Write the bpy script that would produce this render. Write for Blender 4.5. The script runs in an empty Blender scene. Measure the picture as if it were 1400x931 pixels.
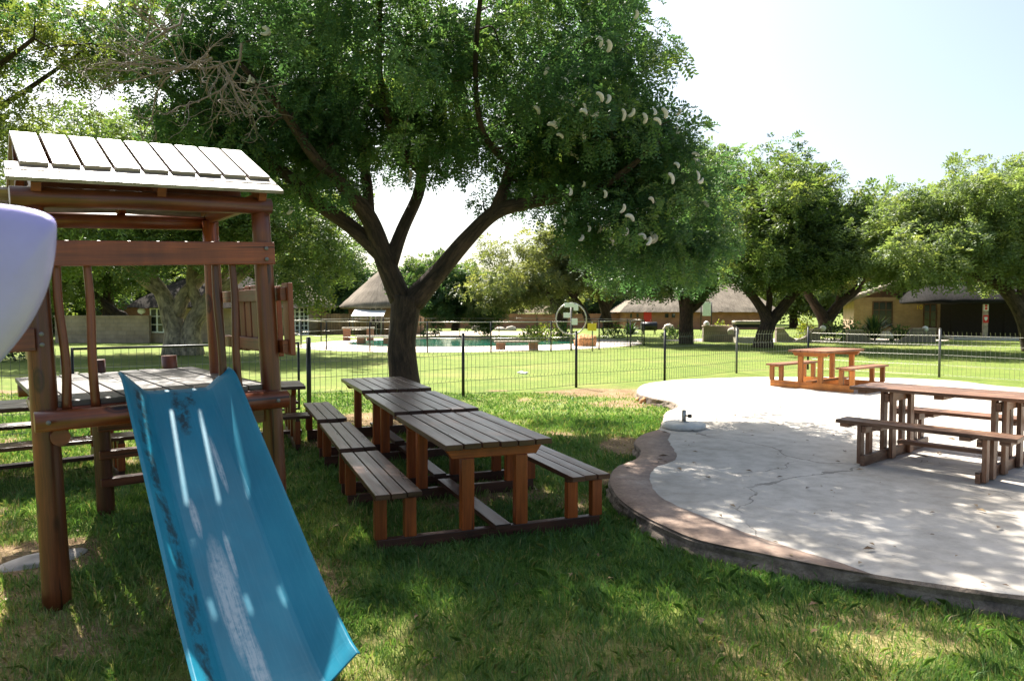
import bpy, math, random
import numpy as np
from mathutils import Vector, Matrix, noise as mnoise

random.seed(7)
RNG = np.random.default_rng(11)
R = math.radians
scene = bpy.context.scene
COL = scene.collection

# ------------------------------------------------------------------ camera
F_PX, CX, CY = 990.0, 700.0, 465.5
EYE = 1.68
PITCH = math.atan(38.5 / F_PX)
CP, SP = math.cos(PITCH), math.sin(PITCH)
cd = bpy.data.cameras.new("camera")
cam = bpy.data.objects.new("camera", cd)
COL.objects.link(cam)
cam.location = (0, 0, EYE)
cam.rotation_euler = (R(90) - PITCH, 0, 0)
cd.sensor_width = 36
cd.lens = 36 * F_PX / 1400
cd.clip_end = 3000
cd.clip_start = 0.05
cd.dof.use_dof = True
cd.dof.focus_distance = 7.0
cd.dof.aperture_fstop = 5.6
scene.camera = cam


def ray(px, py):
    u, v = (px - CX) / F_PX, (CY - py) / F_PX
    return Vector((u, CP + v * SP, -SP + v * CP))


def at(px, py, Y):
    """world point seen at photo pixel, at depth Y"""
    d = ray(px, py)
    return Vector((d.x * Y / d.y, Y, EYE + d.z * Y / d.y))


def gp(px, py, z=0.0):
    d = ray(px, py)
    t = (z - EYE) / d.z
    return Vector((d.x * t, d.y * t, z))


# ------------------------------------------------------------------ object helpers
def tag(o, label=None, cat=None, group=None, kind=None):
    if label: o["label"] = label
    if cat: o["category"] = cat
    if group: o["group"] = group
    if kind: o["kind"] = kind
    return o


def thing(name, label, cat, loc=(0, 0, 0), rz=0.0, group=None):
    o = bpy.data.objects.new(name, None)
    o.empty_display_size = 0.1
    COL.objects.link(o)
    o.location = loc
    o.rotation_euler = (0, 0, rz)
    return tag(o, label, cat, group)


def copy_tree(o, parent=None):
    c = o.copy()
    COL.objects.link(c)
    if parent is not None:
        c.parent = parent
    for ch in list(o.children):
        copy_tree(ch, c)
    return c


def link(name, me, parent=None, mat=None):
    o = bpy.data.objects.new(name, me)
    COL.objects.link(o)
    if mat is not None:
        me.materials.append(mat)
    if parent is not None:
        o.parent = parent
    return o


def basis(d, up=(0, 0, 1)):
    d = Vector(d).normalized()
    u = Vector(up)
    s = d.cross(u)
    if s.length < 1e-4:
        s = d.cross(Vector((1, 0, 0)))
    s.normalize()
    return d, s, s.cross(d).normalized()


def spline(pts, n):
    """Catmull-Rom through pts (each a tuple of floats of any length)"""
    P = [np.array(p, float) for p in pts]
    P = [2 * P[0] - P[1]] + P + [2 * P[-1] - P[-2]]
    out = []
    for i in range(1, len(P) - 2):
        for k in range(n):
            t = k / n
            a, b, c, d = P[i - 1], P[i], P[i + 1], P[i + 2]
            out.append(.5 * ((2 * b) + (c - a) * t + (2 * a - 5 * b + 4 * c - d) * t * t + (3 * b - a - 3 * c + d) * t ** 3))
    out.append(P[-2])
    return out


class MB:
    def __init__(s, warp=None):
        s.v, s.f, s.uv, s.r, s.sm = [], [], [], [], []
        s.warp = warp

    def face(s, idx, uvs=None, rnd=0.5, smooth=False):
        s.f.append(tuple(idx)); s.uv.append(uvs or [(0, 0)] * len(idx)); s.r.append(rnd); s.sm.append(smooth)

    def vert(s, p):
        s.v.append(tuple(p)); return len(s.v) - 1

    def poly(s, pts, uvs=None, rnd=.5, smooth=False):
        s.face([s.vert(p) for p in pts], uvs, rnd, smooth)

    def box(s, c, size, rot=None, taper=1.0):
        """box with wood-grain uv along its longest side"""
        c = Vector(c); h = Vector(size) / 2
        M = rot if rot is not None else Matrix.Identity(3)
        ax = max(range(3), key=lambda i: size[i])
        o1, o2, rn = random.uniform(0, 50), random.uniform(0, 50), random.random()
        loc = []
        for x in (-1, 1):
            for y in (-1, 1):
                for z in (-1, 1):
                    loc.append(Vector((x * h.x, y * h.y, z * h.z)))
        b = len(s.v)
        for p in loc: s.v.append(tuple(c + M @ p))
        for q in ((0, 1, 3, 2), (4, 6, 7, 5), (0, 4, 5, 1), (2, 3, 7, 6), (0, 2, 6, 4), (1, 5, 7, 3)):
            P = [loc[i] for i in q]
            spans = [max(p[k] for p in P) - min(p[k] for p in P) for k in range(3)]
            flat = min(range(3), key=lambda k: spans[k])
            oth = [k for k in range(3) if k != flat]
            if ax in oth:
                ku = ax; kv = [k for k in oth if k != ax][0]
                uv = [(p[ku] + o1, p[kv] + o2 + flat * 3) for p in P]
            else:
                uv = [(p[oth[0]] * .25 + o1, p[oth[1]] + o2) for p in P]
            s.face([b + i for i in q], uv, rn)
        return s

    def beam(s, p0, p1, w, h, up=(0, 0, 1)):
        p0, p1 = Vector(p0), Vector(p1)
        d, sd, u = basis(p1 - p0, up)
        M = Matrix((d, sd, u)).transposed()
        return s.box((p0 + p1) / 2, ((p1 - p0).length, w, h), M)

    def wall(s, x0, x1, y0, y1, z0, z1):
        """box with metric uv (u along, v up) for masonry"""
        c = [(x0, y0), (x1, y0), (x1, y1), (x0, y1)]
        for i in range(4):
            a, b = c[i], c[(i + 1) % 4]
            L = math.hypot(b[0] - a[0], b[1] - a[1])
            s.poly([(a[0], a[1], z0), (b[0], b[1], z0), (b[0], b[1], z1), (a[0], a[1], z1)],
                   [(0 + i * .13, z0), (L + i * .13, z0), (L + i * .13, z1), (i * .13, z1)])
        s.poly([(p[0], p[1], z1) for p in c], [(p[0], p[1]) for p in c])
        s.poly([(p[0], p[1], z0) for p in reversed(c)], [(p[0], p[1]) for p in reversed(c)])
        return s

    def tube(s, pts, rad, seg=8, cap=True, wob=0.0, smooth=True, vs=1.0):
        pts = [Vector(p) for p in pts]
        if not hasattr(rad, "__len__"): rad = [rad] * len(pts)
        rn, off, L = random.random(), random.uniform(0, 40), 0.0
        rings = []; prev = None
        d, sd, u = basis(pts[1] - pts[0])
        for i, p in enumerate(pts):
            t = (pts[min(i + 1, len(pts) - 1)] - pts[max(i - 1, 0)]).normalized()
            sd = (sd - t * sd.dot(t))
            if sd.length < 1e-5: sd = basis(t)[1]
            sd.normalize(); u = sd.cross(t)
            if i: L += (p - pts[i - 1]).length
            ring = []
            for k in range(seg):
                a = 2 * math.pi * k / seg
                r = rad[i]
                if wob:
                    r *= 1 + wob * mnoise.noise(Vector((math.cos(a) * 1.7 + off, math.sin(a) * 1.7, L * 1.6)))
                ring.append(s.vert(p + (sd * math.cos(a) + u * math.sin(a)) * r))
            rings.append((ring, L, rad[i]))
        for i in range(len(rings) - 1):
            (a, la, ra), (b, lb, rb) = rings[i], rings[i + 1]
            for k in range(seg):
                k2 = (k + 1) % seg
                v0, v1 = (off + k / seg * 6.28 * ra * vs, off + (k + 1) / seg * 6.28 * ra * vs)
                s.face((a[k], a[k2], b[k2], b[k]), [(la + off, v0), (la + off, v1), (lb + off, v1), (lb + off, v0)], rn, smooth)
        if cap:
            for ring, flip in ((rings[0][0], False), (rings[-1][0], True)):
                q = ring if flip else list(reversed(ring))
                s.face(q, [(s.v[i][0] * .3 + off, s.v[i][2] + off) for i in q], rn)
        return s

    def lathe(s, prof, c=(0, 0, 0), seg=24, smooth=True):
        b = []
        for r, z in prof:
            b.append([s.vert((c[0] + r * math.cos(2 * math.pi * k / seg), c[1] + r * math.sin(2 * math.pi * k / seg), c[2] + z)) for k in range(seg)])
        for i in range(len(b) - 1):
            for k in range(seg):
                k2 = (k + 1) % seg
                s.face((b[i][k], b[i][k2], b[i + 1][k2], b[i + 1][k]),
                       [(k / seg * 6.28 * prof[i][0], prof[i][1]), ((k + 1) / seg * 6.28 * prof[i][0], prof[i][1]),
                        ((k + 1) / seg * 6.28 * prof[i][0], prof[i + 1][1]), (k / seg * 6.28 * prof[i][0], prof[i + 1][1])], .5, smooth)
        if prof[0][0] > 1e-4: s.face(list(reversed(b[0])))
        if prof[-1][0] > 1e-4: s.face(b[-1])
        return s

    def prism(s, outline, depth_vec):
        """closed outline (3d points) pushed along depth_vec"""
        D = Vector(depth_vec); n = len(outline)
        a = [s.vert(p) for p in outline]; b = [s.vert(Vector(p) + D) for p in outline]
        rn = random.random(); o = random.uniform(0, 40)
        fl = [(Vector(p).x + Vector(p).y + o, Vector(p).z + o) for p in outline]
        s.face(a, fl, rn); s.face(list(reversed(b)), list(reversed(fl)), rn)
        for i in range(n):
            j = (i + 1) % n
            s.face((a[j], a[i], b[i], b[j]), [(fl[j][0], fl[j][1]), (fl[i][0], fl[i][1]), (fl[i][0], fl[i][1] + .1), (fl[j][0], fl[j][1] + .1)], rn)
        return s

    def build(s, name, mat, parent=None, bevel=0.0, label=None, fix=False):
        me = bpy.data.meshes.new(name)
        vs = [s.warp(Vector(p)) for p in s.v] if s.warp else s.v
        me.from_pydata([tuple(v) for v in vs], [], s.f)
        uvl = me.uv_layers.new(name="UVMap")
        flat = [c for f in s.uv for p in f for c in p]
        uvl.data.foreach_set("uv", flat)
        at_ = me.attributes.new("rnd", "FLOAT", "FACE")
        at_.data.foreach_set("value", s.r)
        me.polygons.foreach_set("use_smooth", s.sm)
        me.update()
        if fix:
            import bmesh
            bm = bmesh.new(); bm.from_mesh(me)
            bmesh.ops.recalc_face_normals(bm, faces=bm.faces); bm.to_mesh(me); bm.free()
        o = link(name, me, parent, mat)
        if bevel:
            m = o.modifiers.new("bevel", "BEVEL"); m.width = bevel; m.segments = 2; m.limit_method = "ANGLE"; m.angle_limit = R(50)
        if label: o["label"] = label
        return o


def quads_mesh(name, V, rnd, nv=4):
    """V: (n, nv, 3) faces that share no vertices"""
    n = V.shape[0]
    me = bpy.data.meshes.new(name)
    me.vertices.add(n * nv)
    me.vertices.foreach_set("co", V.reshape(-1).astype(np.float32))
    me.loops.add(n * nv)
    me.loops.foreach_set("vertex_index", np.arange(n * nv, dtype=np.int32))
    me.polygons.add(n)
    me.polygons.foreach_set("loop_start", np.arange(0, n * nv, nv, dtype=np.int32))
    a = me.attributes.new("rnd", "FLOAT", "FACE")
    a.data.foreach_set("value", rnd.astype(np.float32))
    me.update(calc_edges=True)
    return me


# ------------------------------------------------------------------ materials
def mat_new(name):
    m = bpy.data.materials.new(name); m.use_nodes = True
    nt = m.node_tree
    return m, nt, nt.nodes["Principled BSDF"], nt.nodes["Material Output"]


def N(nt, t, **kw):
    n = nt.nodes.new(t)
    for k, v in kw.items():
        if k in ("label", "name"): continue
        try: setattr(n, k, v)
        except Exception: n.inputs[k].default_value = v
    return n


def ramp(nt, fac, stops):
    r = nt.nodes.new("ShaderNodeValToRGB")
    e = r.color_ramp.elements
    while len(e) > 1: e.remove(e[-1])
    e[0].position = stops[0][0]; e[0].color = (*stops[0][1], 1) if len(stops[0][1]) == 3 else stops[0][1]
    for p, c in stops[1:]:
        x = e.new(p); x.color = (*c, 1) if len(c) == 3 else c
    nt.links.new(fac, r.inputs[0])
    return r.outputs[0]


def mix(nt, a, b, fac, mode="MIX"):
    m = nt.nodes.new("ShaderNodeMix"); m.data_type = "RGBA"; m.blend_type = mode
    for s, val in ((6, a), (7, b)):
        if hasattr(val, "links"): nt.links.new(val, m.inputs[s])
        else: m.inputs[s].default_value = (*val, 1)
    if hasattr(fac, "links"): nt.links.new(fac, m.inputs[0])
    else: m.inputs[0].default_value = fac
    return m.outputs[2]


def math_(nt, op, a, b=0.0, c=None):
    m = nt.nodes.new("ShaderNodeMath"); m.operation = op
    for i, val in enumerate((a, b) if c is None else (a, b, c)):
        if hasattr(val, "links"): nt.links.new(val, m.inputs[i])
        else: m.inputs[i].default_value = val
    return m.outputs[0]


def noise(nt, vec, scale, detail=4.0, rough=.55, dist=0.0):
    n = nt.nodes.new("ShaderNodeTexNoise")
    n.inputs["Scale"].default_value = scale; n.inputs["Detail"].default_value = detail
    n.inputs["Roughness"].default_value = rough; n.inputs["Distortion"].default_value = dist
    if vec is not None: nt.links.new(vec, n.inputs["Vector"])
    return n.outputs[0]


def mapped(nt, src, scale=(1, 1, 1), loc=(0, 0, 0)):
    tc = nt.nodes.new("ShaderNodeTexCoord"); mp = nt.nodes.new("ShaderNodeMapping")
    mp.inputs["Scale"].default_value = scale; mp.inputs["Location"].default_value = loc
    nt.links.new(tc.outputs[src], mp.inputs[0])
    return mp.outputs[0]


def attr(nt, name):
    a = nt.nodes.new("ShaderNodeAttribute"); a.attribute_name = name
    return a.outputs["Fac"]


def bump(nt, bsdf, h, strength=.3, dist=.01):
    b = nt.nodes.new("ShaderNodeBump"); b.inputs["Strength"].default_value = strength; b.inputs["Distance"].default_value = dist
    nt.links.new(h, b.inputs["Height"]); nt.links.new(b.outputs[0], bsdf.inputs["Normal"])


def wood(name, dark, light, rough=.4, knots=False, wear=None, wear_amt=.5, grain=(1.3, 22)):
    m, nt, b, _ = mat_new(name)
    g1 = noise(nt, mapped(nt, "UV", (grain[0], grain[1], 1)), 1.0, 5, .6, .4)
    g2 = noise(nt, mapped(nt, "UV", (3, 130, 1)), 1.0, 3, .6)
    f = math_(nt, "ADD", math_(nt, "MULTIPLY", g1, .75), math_(nt, "MULTIPLY", g2, .3))
    mid = tuple((a * .55 + c * .45) for a, c in zip(dark, light))
    c = ramp(nt, f, [(.30, dark), (.52, mid), (.72, light)])
    rn = attr(nt, "rnd")
    c = mix(nt, c, ramp(nt, rn, [(0, (.62, .62, .62)), (1, (1.25, 1.2, 1.12))]), 1.0, "MULTIPLY")
    oi = nt.nodes.new("ShaderNodeObjectInfo")
    c = mix(nt, c, ramp(nt, oi.outputs["Random"], [(0, (.78, .78, .8)), (1, (1.15, 1.12, 1.08))]), 1.0, "MULTIPLY")
    big = noise(nt, mapped(nt, "Object"), 2.3, 3)
    c = mix(nt, c, dark, ramp(nt, big, [(.5, (0, 0, 0)), (.75, (.6, .6, .6))]))
    ck = noise(nt, mapped(nt, "UV", (.9, 30, 1), (7, 3, 0)), 1.0, 2, .4, .2)
    c = mix(nt, c, tuple(x * .2 for x in dark), ramp(nt, ck, [(.30, (.9, .9, .9)), (.345, (0, 0, 0))]))
    st = noise(nt, mapped(nt, "Object", (3, 3, .8)), 1.0, 5, .65)
    c = mix(nt, c, ramp(nt, st, [(.3, (.55, .5, .48)), (.55, (1, 1, 1)), (.75, (1.25, 1.22, 1.15))]), 1.0, "MULTIPLY")
    if wear:
        w = noise(nt, mapped(nt, "UV", (4, 16, 1)), 1.0, 6, .7)
        c = mix(nt, c, wear, math_(nt, "MULTIPLY", ramp(nt, w, [(.45, (0, 0, 0)), (.68, (1, 1, 1))]), wear_amt))
    if knots:
        v = nt.nodes.new("ShaderNodeTexVoronoi"); v.inputs["Scale"].default_value = 1.0
        nt.links.new(mapped(nt, "UV", (2.1, 5.2, 1)), v.inputs["Vector"])
        k = ramp(nt, v.outputs["Distance"], [(.07, (1, 1, 1)), (.12, (.45, .45, .45)), (.15, (.8, .8, .8)), (.2, (0, 0, 0))])
        c = mix(nt, c, tuple(x * .18 for x in dark), k)
    nt.links.new(c, b.inputs["Base Color"])
    rr = math_(nt, "MULTIPLY_ADD", g1, .35, rough - .15)
    nt.links.new(rr, b.inputs["Roughness"])
    bump(nt, b, f, .35, .004)
    return m


def plain(name, col, rough=.6, metal=0.0, var=.12, scale=6.0, bmp=0.0, bscale=40.0, spec=None):
    m, nt, b, _ = mat_new(name)
    n = noise(nt, mapped(nt, "Object"), scale, 5, .6)
    c = mix(nt, tuple(x * (1 - var) for x in col), tuple(min(1, x * (1 + var)) for x in col), ramp(nt, n, [(.3, (0, 0, 0)), (.7, (1, 1, 1))]))
    nt.links.new(c, b.inputs["Base Color"])
    b.inputs["Roughness"].default_value = rough; b.inputs["Metallic"].default_value = metal
    if spec is not None: b.inputs["Specular IOR Level"].default_value = spec
    if bmp: bump(nt, b, noise(nt, mapped(nt, "Object"), bscale, 4), bmp, .01)
    return m


def leafmat(name, stops, trans=.4, tcol=None):
    m, nt, b, out = mat_new(name)
    c = ramp(nt, attr(nt, "rnd"), stops)
    nt.links.new(c, b.inputs["Base Color"])
    b.inputs["Roughness"].default_value = .5
    b.inputs["Specular IOR Level"].default_value = .35
    t = nt.nodes.new("ShaderNodeBsdfTranslucent")
    nt.links.new(mix(nt, c, tcol or (1.5, 1.5, .7), 1.0, "MULTIPLY"), t.inputs[0])
    ms = nt.nodes.new("ShaderNodeMixShader"); ms.inputs[0].default_value = trans
    nt.links.new(b.outputs[0], ms.inputs[1]); nt.links.new(t.outputs[0], ms.inputs[2])
    nt.links.new(ms.outputs[0], out.inputs[0])
    return m


def masonry(name, c1, c2, mortar, bw, bh, msize=.012, rough=.85):
    m, nt, b, _ = mat_new(name)
    t = nt.nodes.new("ShaderNodeTexBrick")
    nt.links.new(mapped(nt, "UV"), t.inputs["Vector"])
    t.inputs["Scale"].default_value = 1.0
    t.inputs["Brick Width"].default_value = bw; t.inputs["Row Height"].default_value = bh
    t.inputs["Mortar Size"].default_value = msize; t.inputs["Mortar Smooth"].default_value = .3
    t.inputs["Color1"].default_value = (*c1, 1); t.inputs["Color2"].default_value = (*c2, 1); t.inputs["Mortar"].default_value = (*mortar, 1)
    n = noise(nt, mapped(nt, "Object"), 1.3, 6, .65)
    c = mix(nt, t.outputs[0], ramp(nt, n, [(.3, (.68, .66, .64)), (.7, (1.15, 1.12, 1.1))]), 1.0, "MULTIPLY")
    nt.links.new(c, b.inputs["Base Color"]); b.inputs["Roughness"].default_value = rough
    bump(nt, b, t.outputs[1], -.4, .01)
    return m


def thatch(name, dark, light):
    m, nt, b, _ = mat_new(name)
    n1 = noise(nt, mapped(nt, "UV", (11, 1.4, 1)), 1.0, 6, .7)
    n2 = noise(nt, mapped(nt, "Object"), 1.1, 5, .6)
    f = math_(nt, "ADD", math_(nt, "MULTIPLY", n1, .7), math_(nt, "MULTIPLY", n2, .4))
    c = ramp(nt, f, [(.35, dark), (.7, light)])
    nt.links.new(c, b.inputs["Base Color"]); b.inputs["Roughness"].default_value = .95; b.inputs["Specular IOR Level"].default_value = .08
    bump(nt, b, f, 1.0, .05)
    return m


M = {}
M["top"] = wood("tabletop_wood", (.026, .010, .006), (.125, .048, .026), .31, wear=(.17, .115, .09), wear_amt=.35)
M["top"].node_tree.nodes["Principled BSDF"].inputs["Specular IOR Level"].default_value = .4
M["leg"] = wood("varnished_leg_wood", (.15, .028, .006), (.52, .125, .018), .36)
M["beamdark"] = wood("dark_beam_wood", (.03, .010, .006), (.12, .036, .016), .42)
M["log"] = wood("pole_wood", (.06, .014, .006), (.31, .085, .026), .34, knots=True, grain=(1.0, 12))
M["plank"] = wood("rail_plank_wood", (.10, .021, .008), (.34, .09, .032), .38, knots=False)
M["deck"] = wood("deck_wood", (.035, .028, .025), (.13, .105, .09), .5, wear=(.20, .18, .165), wear_amt=.5)
M["roofw"] = wood("roof_wood", (.20, .15, .12), (.46, .37, .30), .36, wear=(.52, .46, .41), wear_amt=.5)
M["roofw"].node_tree.nodes["Principled BSDF"].inputs["Specular IOR Level"].default_value = 1.0
M["yellow"] = wood("orange_wood", (.36, .11, .016), (.70, .28, .055), .42)
M["yellowtop"] = wood("orange_top_wood", (.22, .085, .04), (.50, .24, .13), .45)
M["greywood"] = wood("weathered_brown_wood", (.08, .034, .018), (.31, .145, .075), .45, wear=(.36, .24, .165), wear_amt=.5)
M["black"] = plain("black_steel", (.012, .012, .013), .45, .2)
M["wire"] = plain("fence_wire", (.07, .09, .08), .45, .4)
M["greypost"] = plain("grey_steel", (.16, .15, .14), .5, .3)
M["concrete_white"] = plain("pale_cast_concrete", (.6, .57, .52), .85, 0, .15, 9, .5, 40)
M["galv"] = plain("galvanised_steel", (.42, .40, .36), .4, .8)
M["white"] = plain("white_paint", (.78, .78, .76), .5, 0, .05)
M["globe"] = plain("white_globe", (.8, .79, .76), .35, 0, .03)
M["glass"] = plain("dark_glass", (.02, .025, .028), .08, 0, .1)
M["red"] = plain("red_paint", (.62, .02, .02), .45)
M["yellowsign"] = plain("yellow_paint", (.78, .55, .03), .5)
M["stone"] = plain("sandstone", (.42, .34, .27), .9, 0, .35, 4, .8, 14)
M["rubble"] = plain("orange_brick_rubble", (.52, .25, .10), .95, 0, .45, 12, .8, 30)
M["block"] = masonry("sand_block_wall", (.40, .31, .23), (.33, .25, .18), (.27, .22, .17), .46, .22)
M["brick"] = masonry("yellow_brick_wall", (.44, .285, .17), (.37, .23, .135), (.34, .28, .22), .23, .085, .01)
M["redbrick"] = masonry("red_brick_wall", (.42, .185, .10), (.35, .15, .08), (.27, .19, .14), .24, .085, .01)
M["gwall"] = masonry("garden_wall_block", (.30, .25, .21), (.25, .21, .18), (.21, .18, .16), .4, .2)
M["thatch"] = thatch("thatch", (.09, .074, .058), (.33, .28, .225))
M["thatch_dark"] = thatch("weathered_thatch", (.075, .065, .055), (.17, .15, .13))
M["thatch_black"] = thatch("near_black_thatch", (.008, .008, .008), (.026, .024, .023))  # thatch coloured near black all over
M["thatch_shade"] = thatch("shaded_brown_thatch", (.016, .013, .011), (.06, .05, .042))  # brown thatch, its colour darkened for the tree's shade over the hut
M["thatch_mid"] = thatch("grey_thatch", (.13, .11, .09), (.30, .26, .22))
M["gable"] = wood("gable_boards", (.07, .03, .018), (.17, .075, .04), .7)
M["reed"] = wood("reed_screen", (.16, .10, .06), (.36, .25, .16), .8, grain=(.5, 60))
M["veranda_shade"] = plain("veranda_shade_colour", (.04, .031, .026), .9)  # near-black colour that stands in for the shade inside the veranda
M["pod"] = plain("grey_pod", (.52, .47, .41), .75, 0, .18, 20)
M["twig"] = plain("grey_dead_twig", (.22, .17, .14), .9)
M["purple"] = plain("lavender_plastic", (.37, .32, .68), .32, 0, .10, 5, .06, 90)
M["soilrock"] = plain("buff_rock", (.50, .44, .37), .95, 0, .3, 5, .9, 12)


def barkmat(name, dark, light, vs=14):
    m, nt, b, _ = mat_new(name)
    n1 = noise(nt, mapped(nt, "UV", (2.2, vs, 1)), 1.0, 6, .65, .6)
    n2 = noise(nt, mapped(nt, "Object"), 5, 4)
    c = ramp(nt, n1, [(.36, dark), (.66, light)])
    c = mix(nt, c, ramp(nt, n2, [(.3, (.6, .6, .6)), (.7, (1.25, 1.2, 1.1))]), 1.0, "MULTIPLY")
    nt.links.new(c, b.inputs["Base Color"]); b.inputs["Roughness"].default_value = .92
    bump(nt, b, n1, 1.0, .05)
    return m


M["bark"] = barkmat("dark_bark", (.018, .012, .009), (.085, .055, .04))
M["barkpale"] = barkmat("pale_bark", (.13, .105, .075), (.50, .42, .32), 7)
M["barkmid"] = barkmat("brown_bark", (.03, .021, .016), (.12, .085, .06), 10)
M["leaf"] = leafmat("camelthorn_leaf", [(0, (.030, .075, .046)), (.45, (.058, .125, .062)), (.8, (.105, .17, .062)), (1, (.19, .23, .065))], .55)
M["leaf2"] = leafmat("acacia_leaf", [(0, (.05, .09, .036)), (.5, (.10, .155, .055)), (1, (.21, .235, .08))], .5)
M["leaf3"] = leafmat("pale_acacia_leaf", [(0, (.10, .15, .065)), (.5, (.165, .225, .095)), (1, (.27, .29, .12))], .48)
M["leafyellow"] = leafmat("sunlit_yellow_green_leaf", [(0, (.06, .10, .035)), (.5, (.12, .165, .05)), (1, (.26, .27, .08))], .5)  # sunlit look put into the leaf colour, yellower than the other camel thorn
M["leafdark"] = leafmat("dark_tree_leaf", [(0, (.03, .07, .035)), (.5, (.065, .12, .05)), (1, (.15, .19, .065))], .48)
M["leafolive"] = leafmat("olive_leaf", [(0, (.09, .115, .052)), (.5, (.16, .185, .08)), (1, (.28, .27, .115))], .48)
M["plantgreen"] = leafmat("garden_leaf", [(0, (.03, .08, .025)), (.6, (.06, .13, .035)), (1, (.14, .19, .04))], .35)
M["plantlime"] = leafmat("lime_leaf", [(0, (.10, .15, .03)), (.6, (.18, .22, .04)), (1, (.32, .32, .05))], .4)
M["blade"] = leafmat("grass_blade", [(0, (.06, .135, .04)), (.4, (.12, .225, .056)), (.62, (.205, .27, .078)), (.8, (.31, .27, .12)), (1, (.46, .37, .21))], .35, (1.3, 1.35, .7))

# ------------------------------------------------------------------ world, sun
SUN_AZ, SUN_EL = R(27), R(51)          # azimuth left of the view direction
sdir = Vector((-math.sin(SUN_AZ) * math.cos(SUN_EL), math.cos(SUN_AZ) * math.cos(SUN_EL), math.sin(SUN_EL)))
w = bpy.data.worlds.new("World"); scene.world = w; w.use_nodes = True
nt = w.node_tree
sky = nt.nodes.new("ShaderNodeTexSky"); sky.sky_type = "NISHITA"; sky.sun_disc = False
sky.sun_elevation = SUN_EL; sky.sun_rotation = -SUN_AZ
sky.air_density = 1.0; sky.dust_density = 7.0; sky.ozone_density = 1.0; sky.altitude = 900
bg = nt.nodes["Background"]; bg.inputs[1].default_value = .083
hs = nt.nodes.new("ShaderNodeHueSaturation"); hs.inputs["Saturation"].default_value = .95
nt.links.new(sky.outputs[0], hs.inputs["Color"])
nt.links.new(mix(nt, hs.outputs[0], (1.0, 1.0, .93), 1.0, "MULTIPLY"), bg.inputs[0])
sl = bpy.data.lights.new("sun", "SUN"); sl.energy = 5.0; sl.angle = R(.53); sl.color = (1, .95, .86)
so = bpy.data.objects.new("sun", sl); COL.objects.link(so)
so.rotation_euler = (-sdir).to_track_quat("-Z", "Y").to_euler()
scene.view_settings.view_transform = "Standard"; scene.view_settings.look = "None"
scene.view_settings.exposure = 1.68; scene.view_settings.gamma = 1.0
scene.render.engine = "CYCLES"
scene.cycles.use_denoising = True
scene.cycles.max_bounces = 8; scene.cycles.transparent_max_bounces = 8

# ------------------------------------------------------------------ patio outline (used by ground, grass and slab)
PZ = .13
outer_px = [(1400, 815), (1322, 805), (1197, 786), (1113, 771), (1029, 754), (958, 739), (916, 723), (874, 702), (845, 681), (833, 662), (834, 652),
            (841, 639), (868, 627), (875, 617), (867, 606), (875, 595), (899, 587)]
up_px = [(906, 574), (910, 563), (926, 556), (918, 549), (892, 544), (871, 537), (878, 526), (906, 521), (946, 518), (1054, 515), (1197, 516), (1300, 520), (1400, 530)]
inner_px = [(1110, 757), (1025, 729), (958, 704), (904, 679), (889, 656), (895, 639), (925, 625), (914, 602), (917, 592)]
out_pts = [gp(x, y, PZ) for x, y in outer_px + up_px]
tail = [Vector((13.2, 13.2, PZ)), Vector((14.5, 9.5, PZ)), Vector((12.5, 5.5, PZ)), Vector((8.5, 3.2, PZ)), Vector((4.6, 3.35, PZ))]
loop = out_pts + tail
sm = spline([(p.x, p.y) for p in loop] + [(loop[0].x, loop[0].y)], 7)[:-1]
PATIO = [(float(p[0]), float(p[1])) for p in sm]


def in_patio(X, Y):
    X = np.asarray(X); Y = np.asarray(Y)
    ins = np.zeros(X.shape, bool)
    n = len(PATIO)
    for i in range(n):
        x0, y0 = PATIO[i]; x1, y1 = PATIO[(i + 1) % n]
        c = ((y0 > Y) != (y1 > Y))
        with np.errstate(divide="ignore", invalid="ignore"):
            ins ^= c & (X < (x1 - x0) * (Y - y0) / (y1 - y0 + 1e-12) + x0)
    return ins


def vnoise(X, Y, s, seed=0):
    """smooth value noise in numpy"""
    x = X * s + 100.3 + seed * 17.1; y = Y * s + 57.7 + seed * 9.3
    xi = np.floor(x).astype(int); yi = np.floor(y).astype(int)
    fx = x - xi; fy = y - yi
    fx = fx * fx * (3 - 2 * fx); fy = fy * fy * (3 - 2 * fy)

    def h(a, b):
        k = (a * 374761393 + b * 668265263 + seed * 974711) & 0x7fffffff
        k = ((k ^ (k >> 13)) * 1274126177) & 0x7fffffff
        return (k & 0xffff) / 65535.0
    return (h(xi, yi) * (1 - fx) + h(xi + 1, yi) * fx) * (1 - fy) + (h(xi, yi + 1) * (1 - fx) + h(xi + 1, yi + 1) * fx) * fy


_pp = np.array(PATIO)


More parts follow.
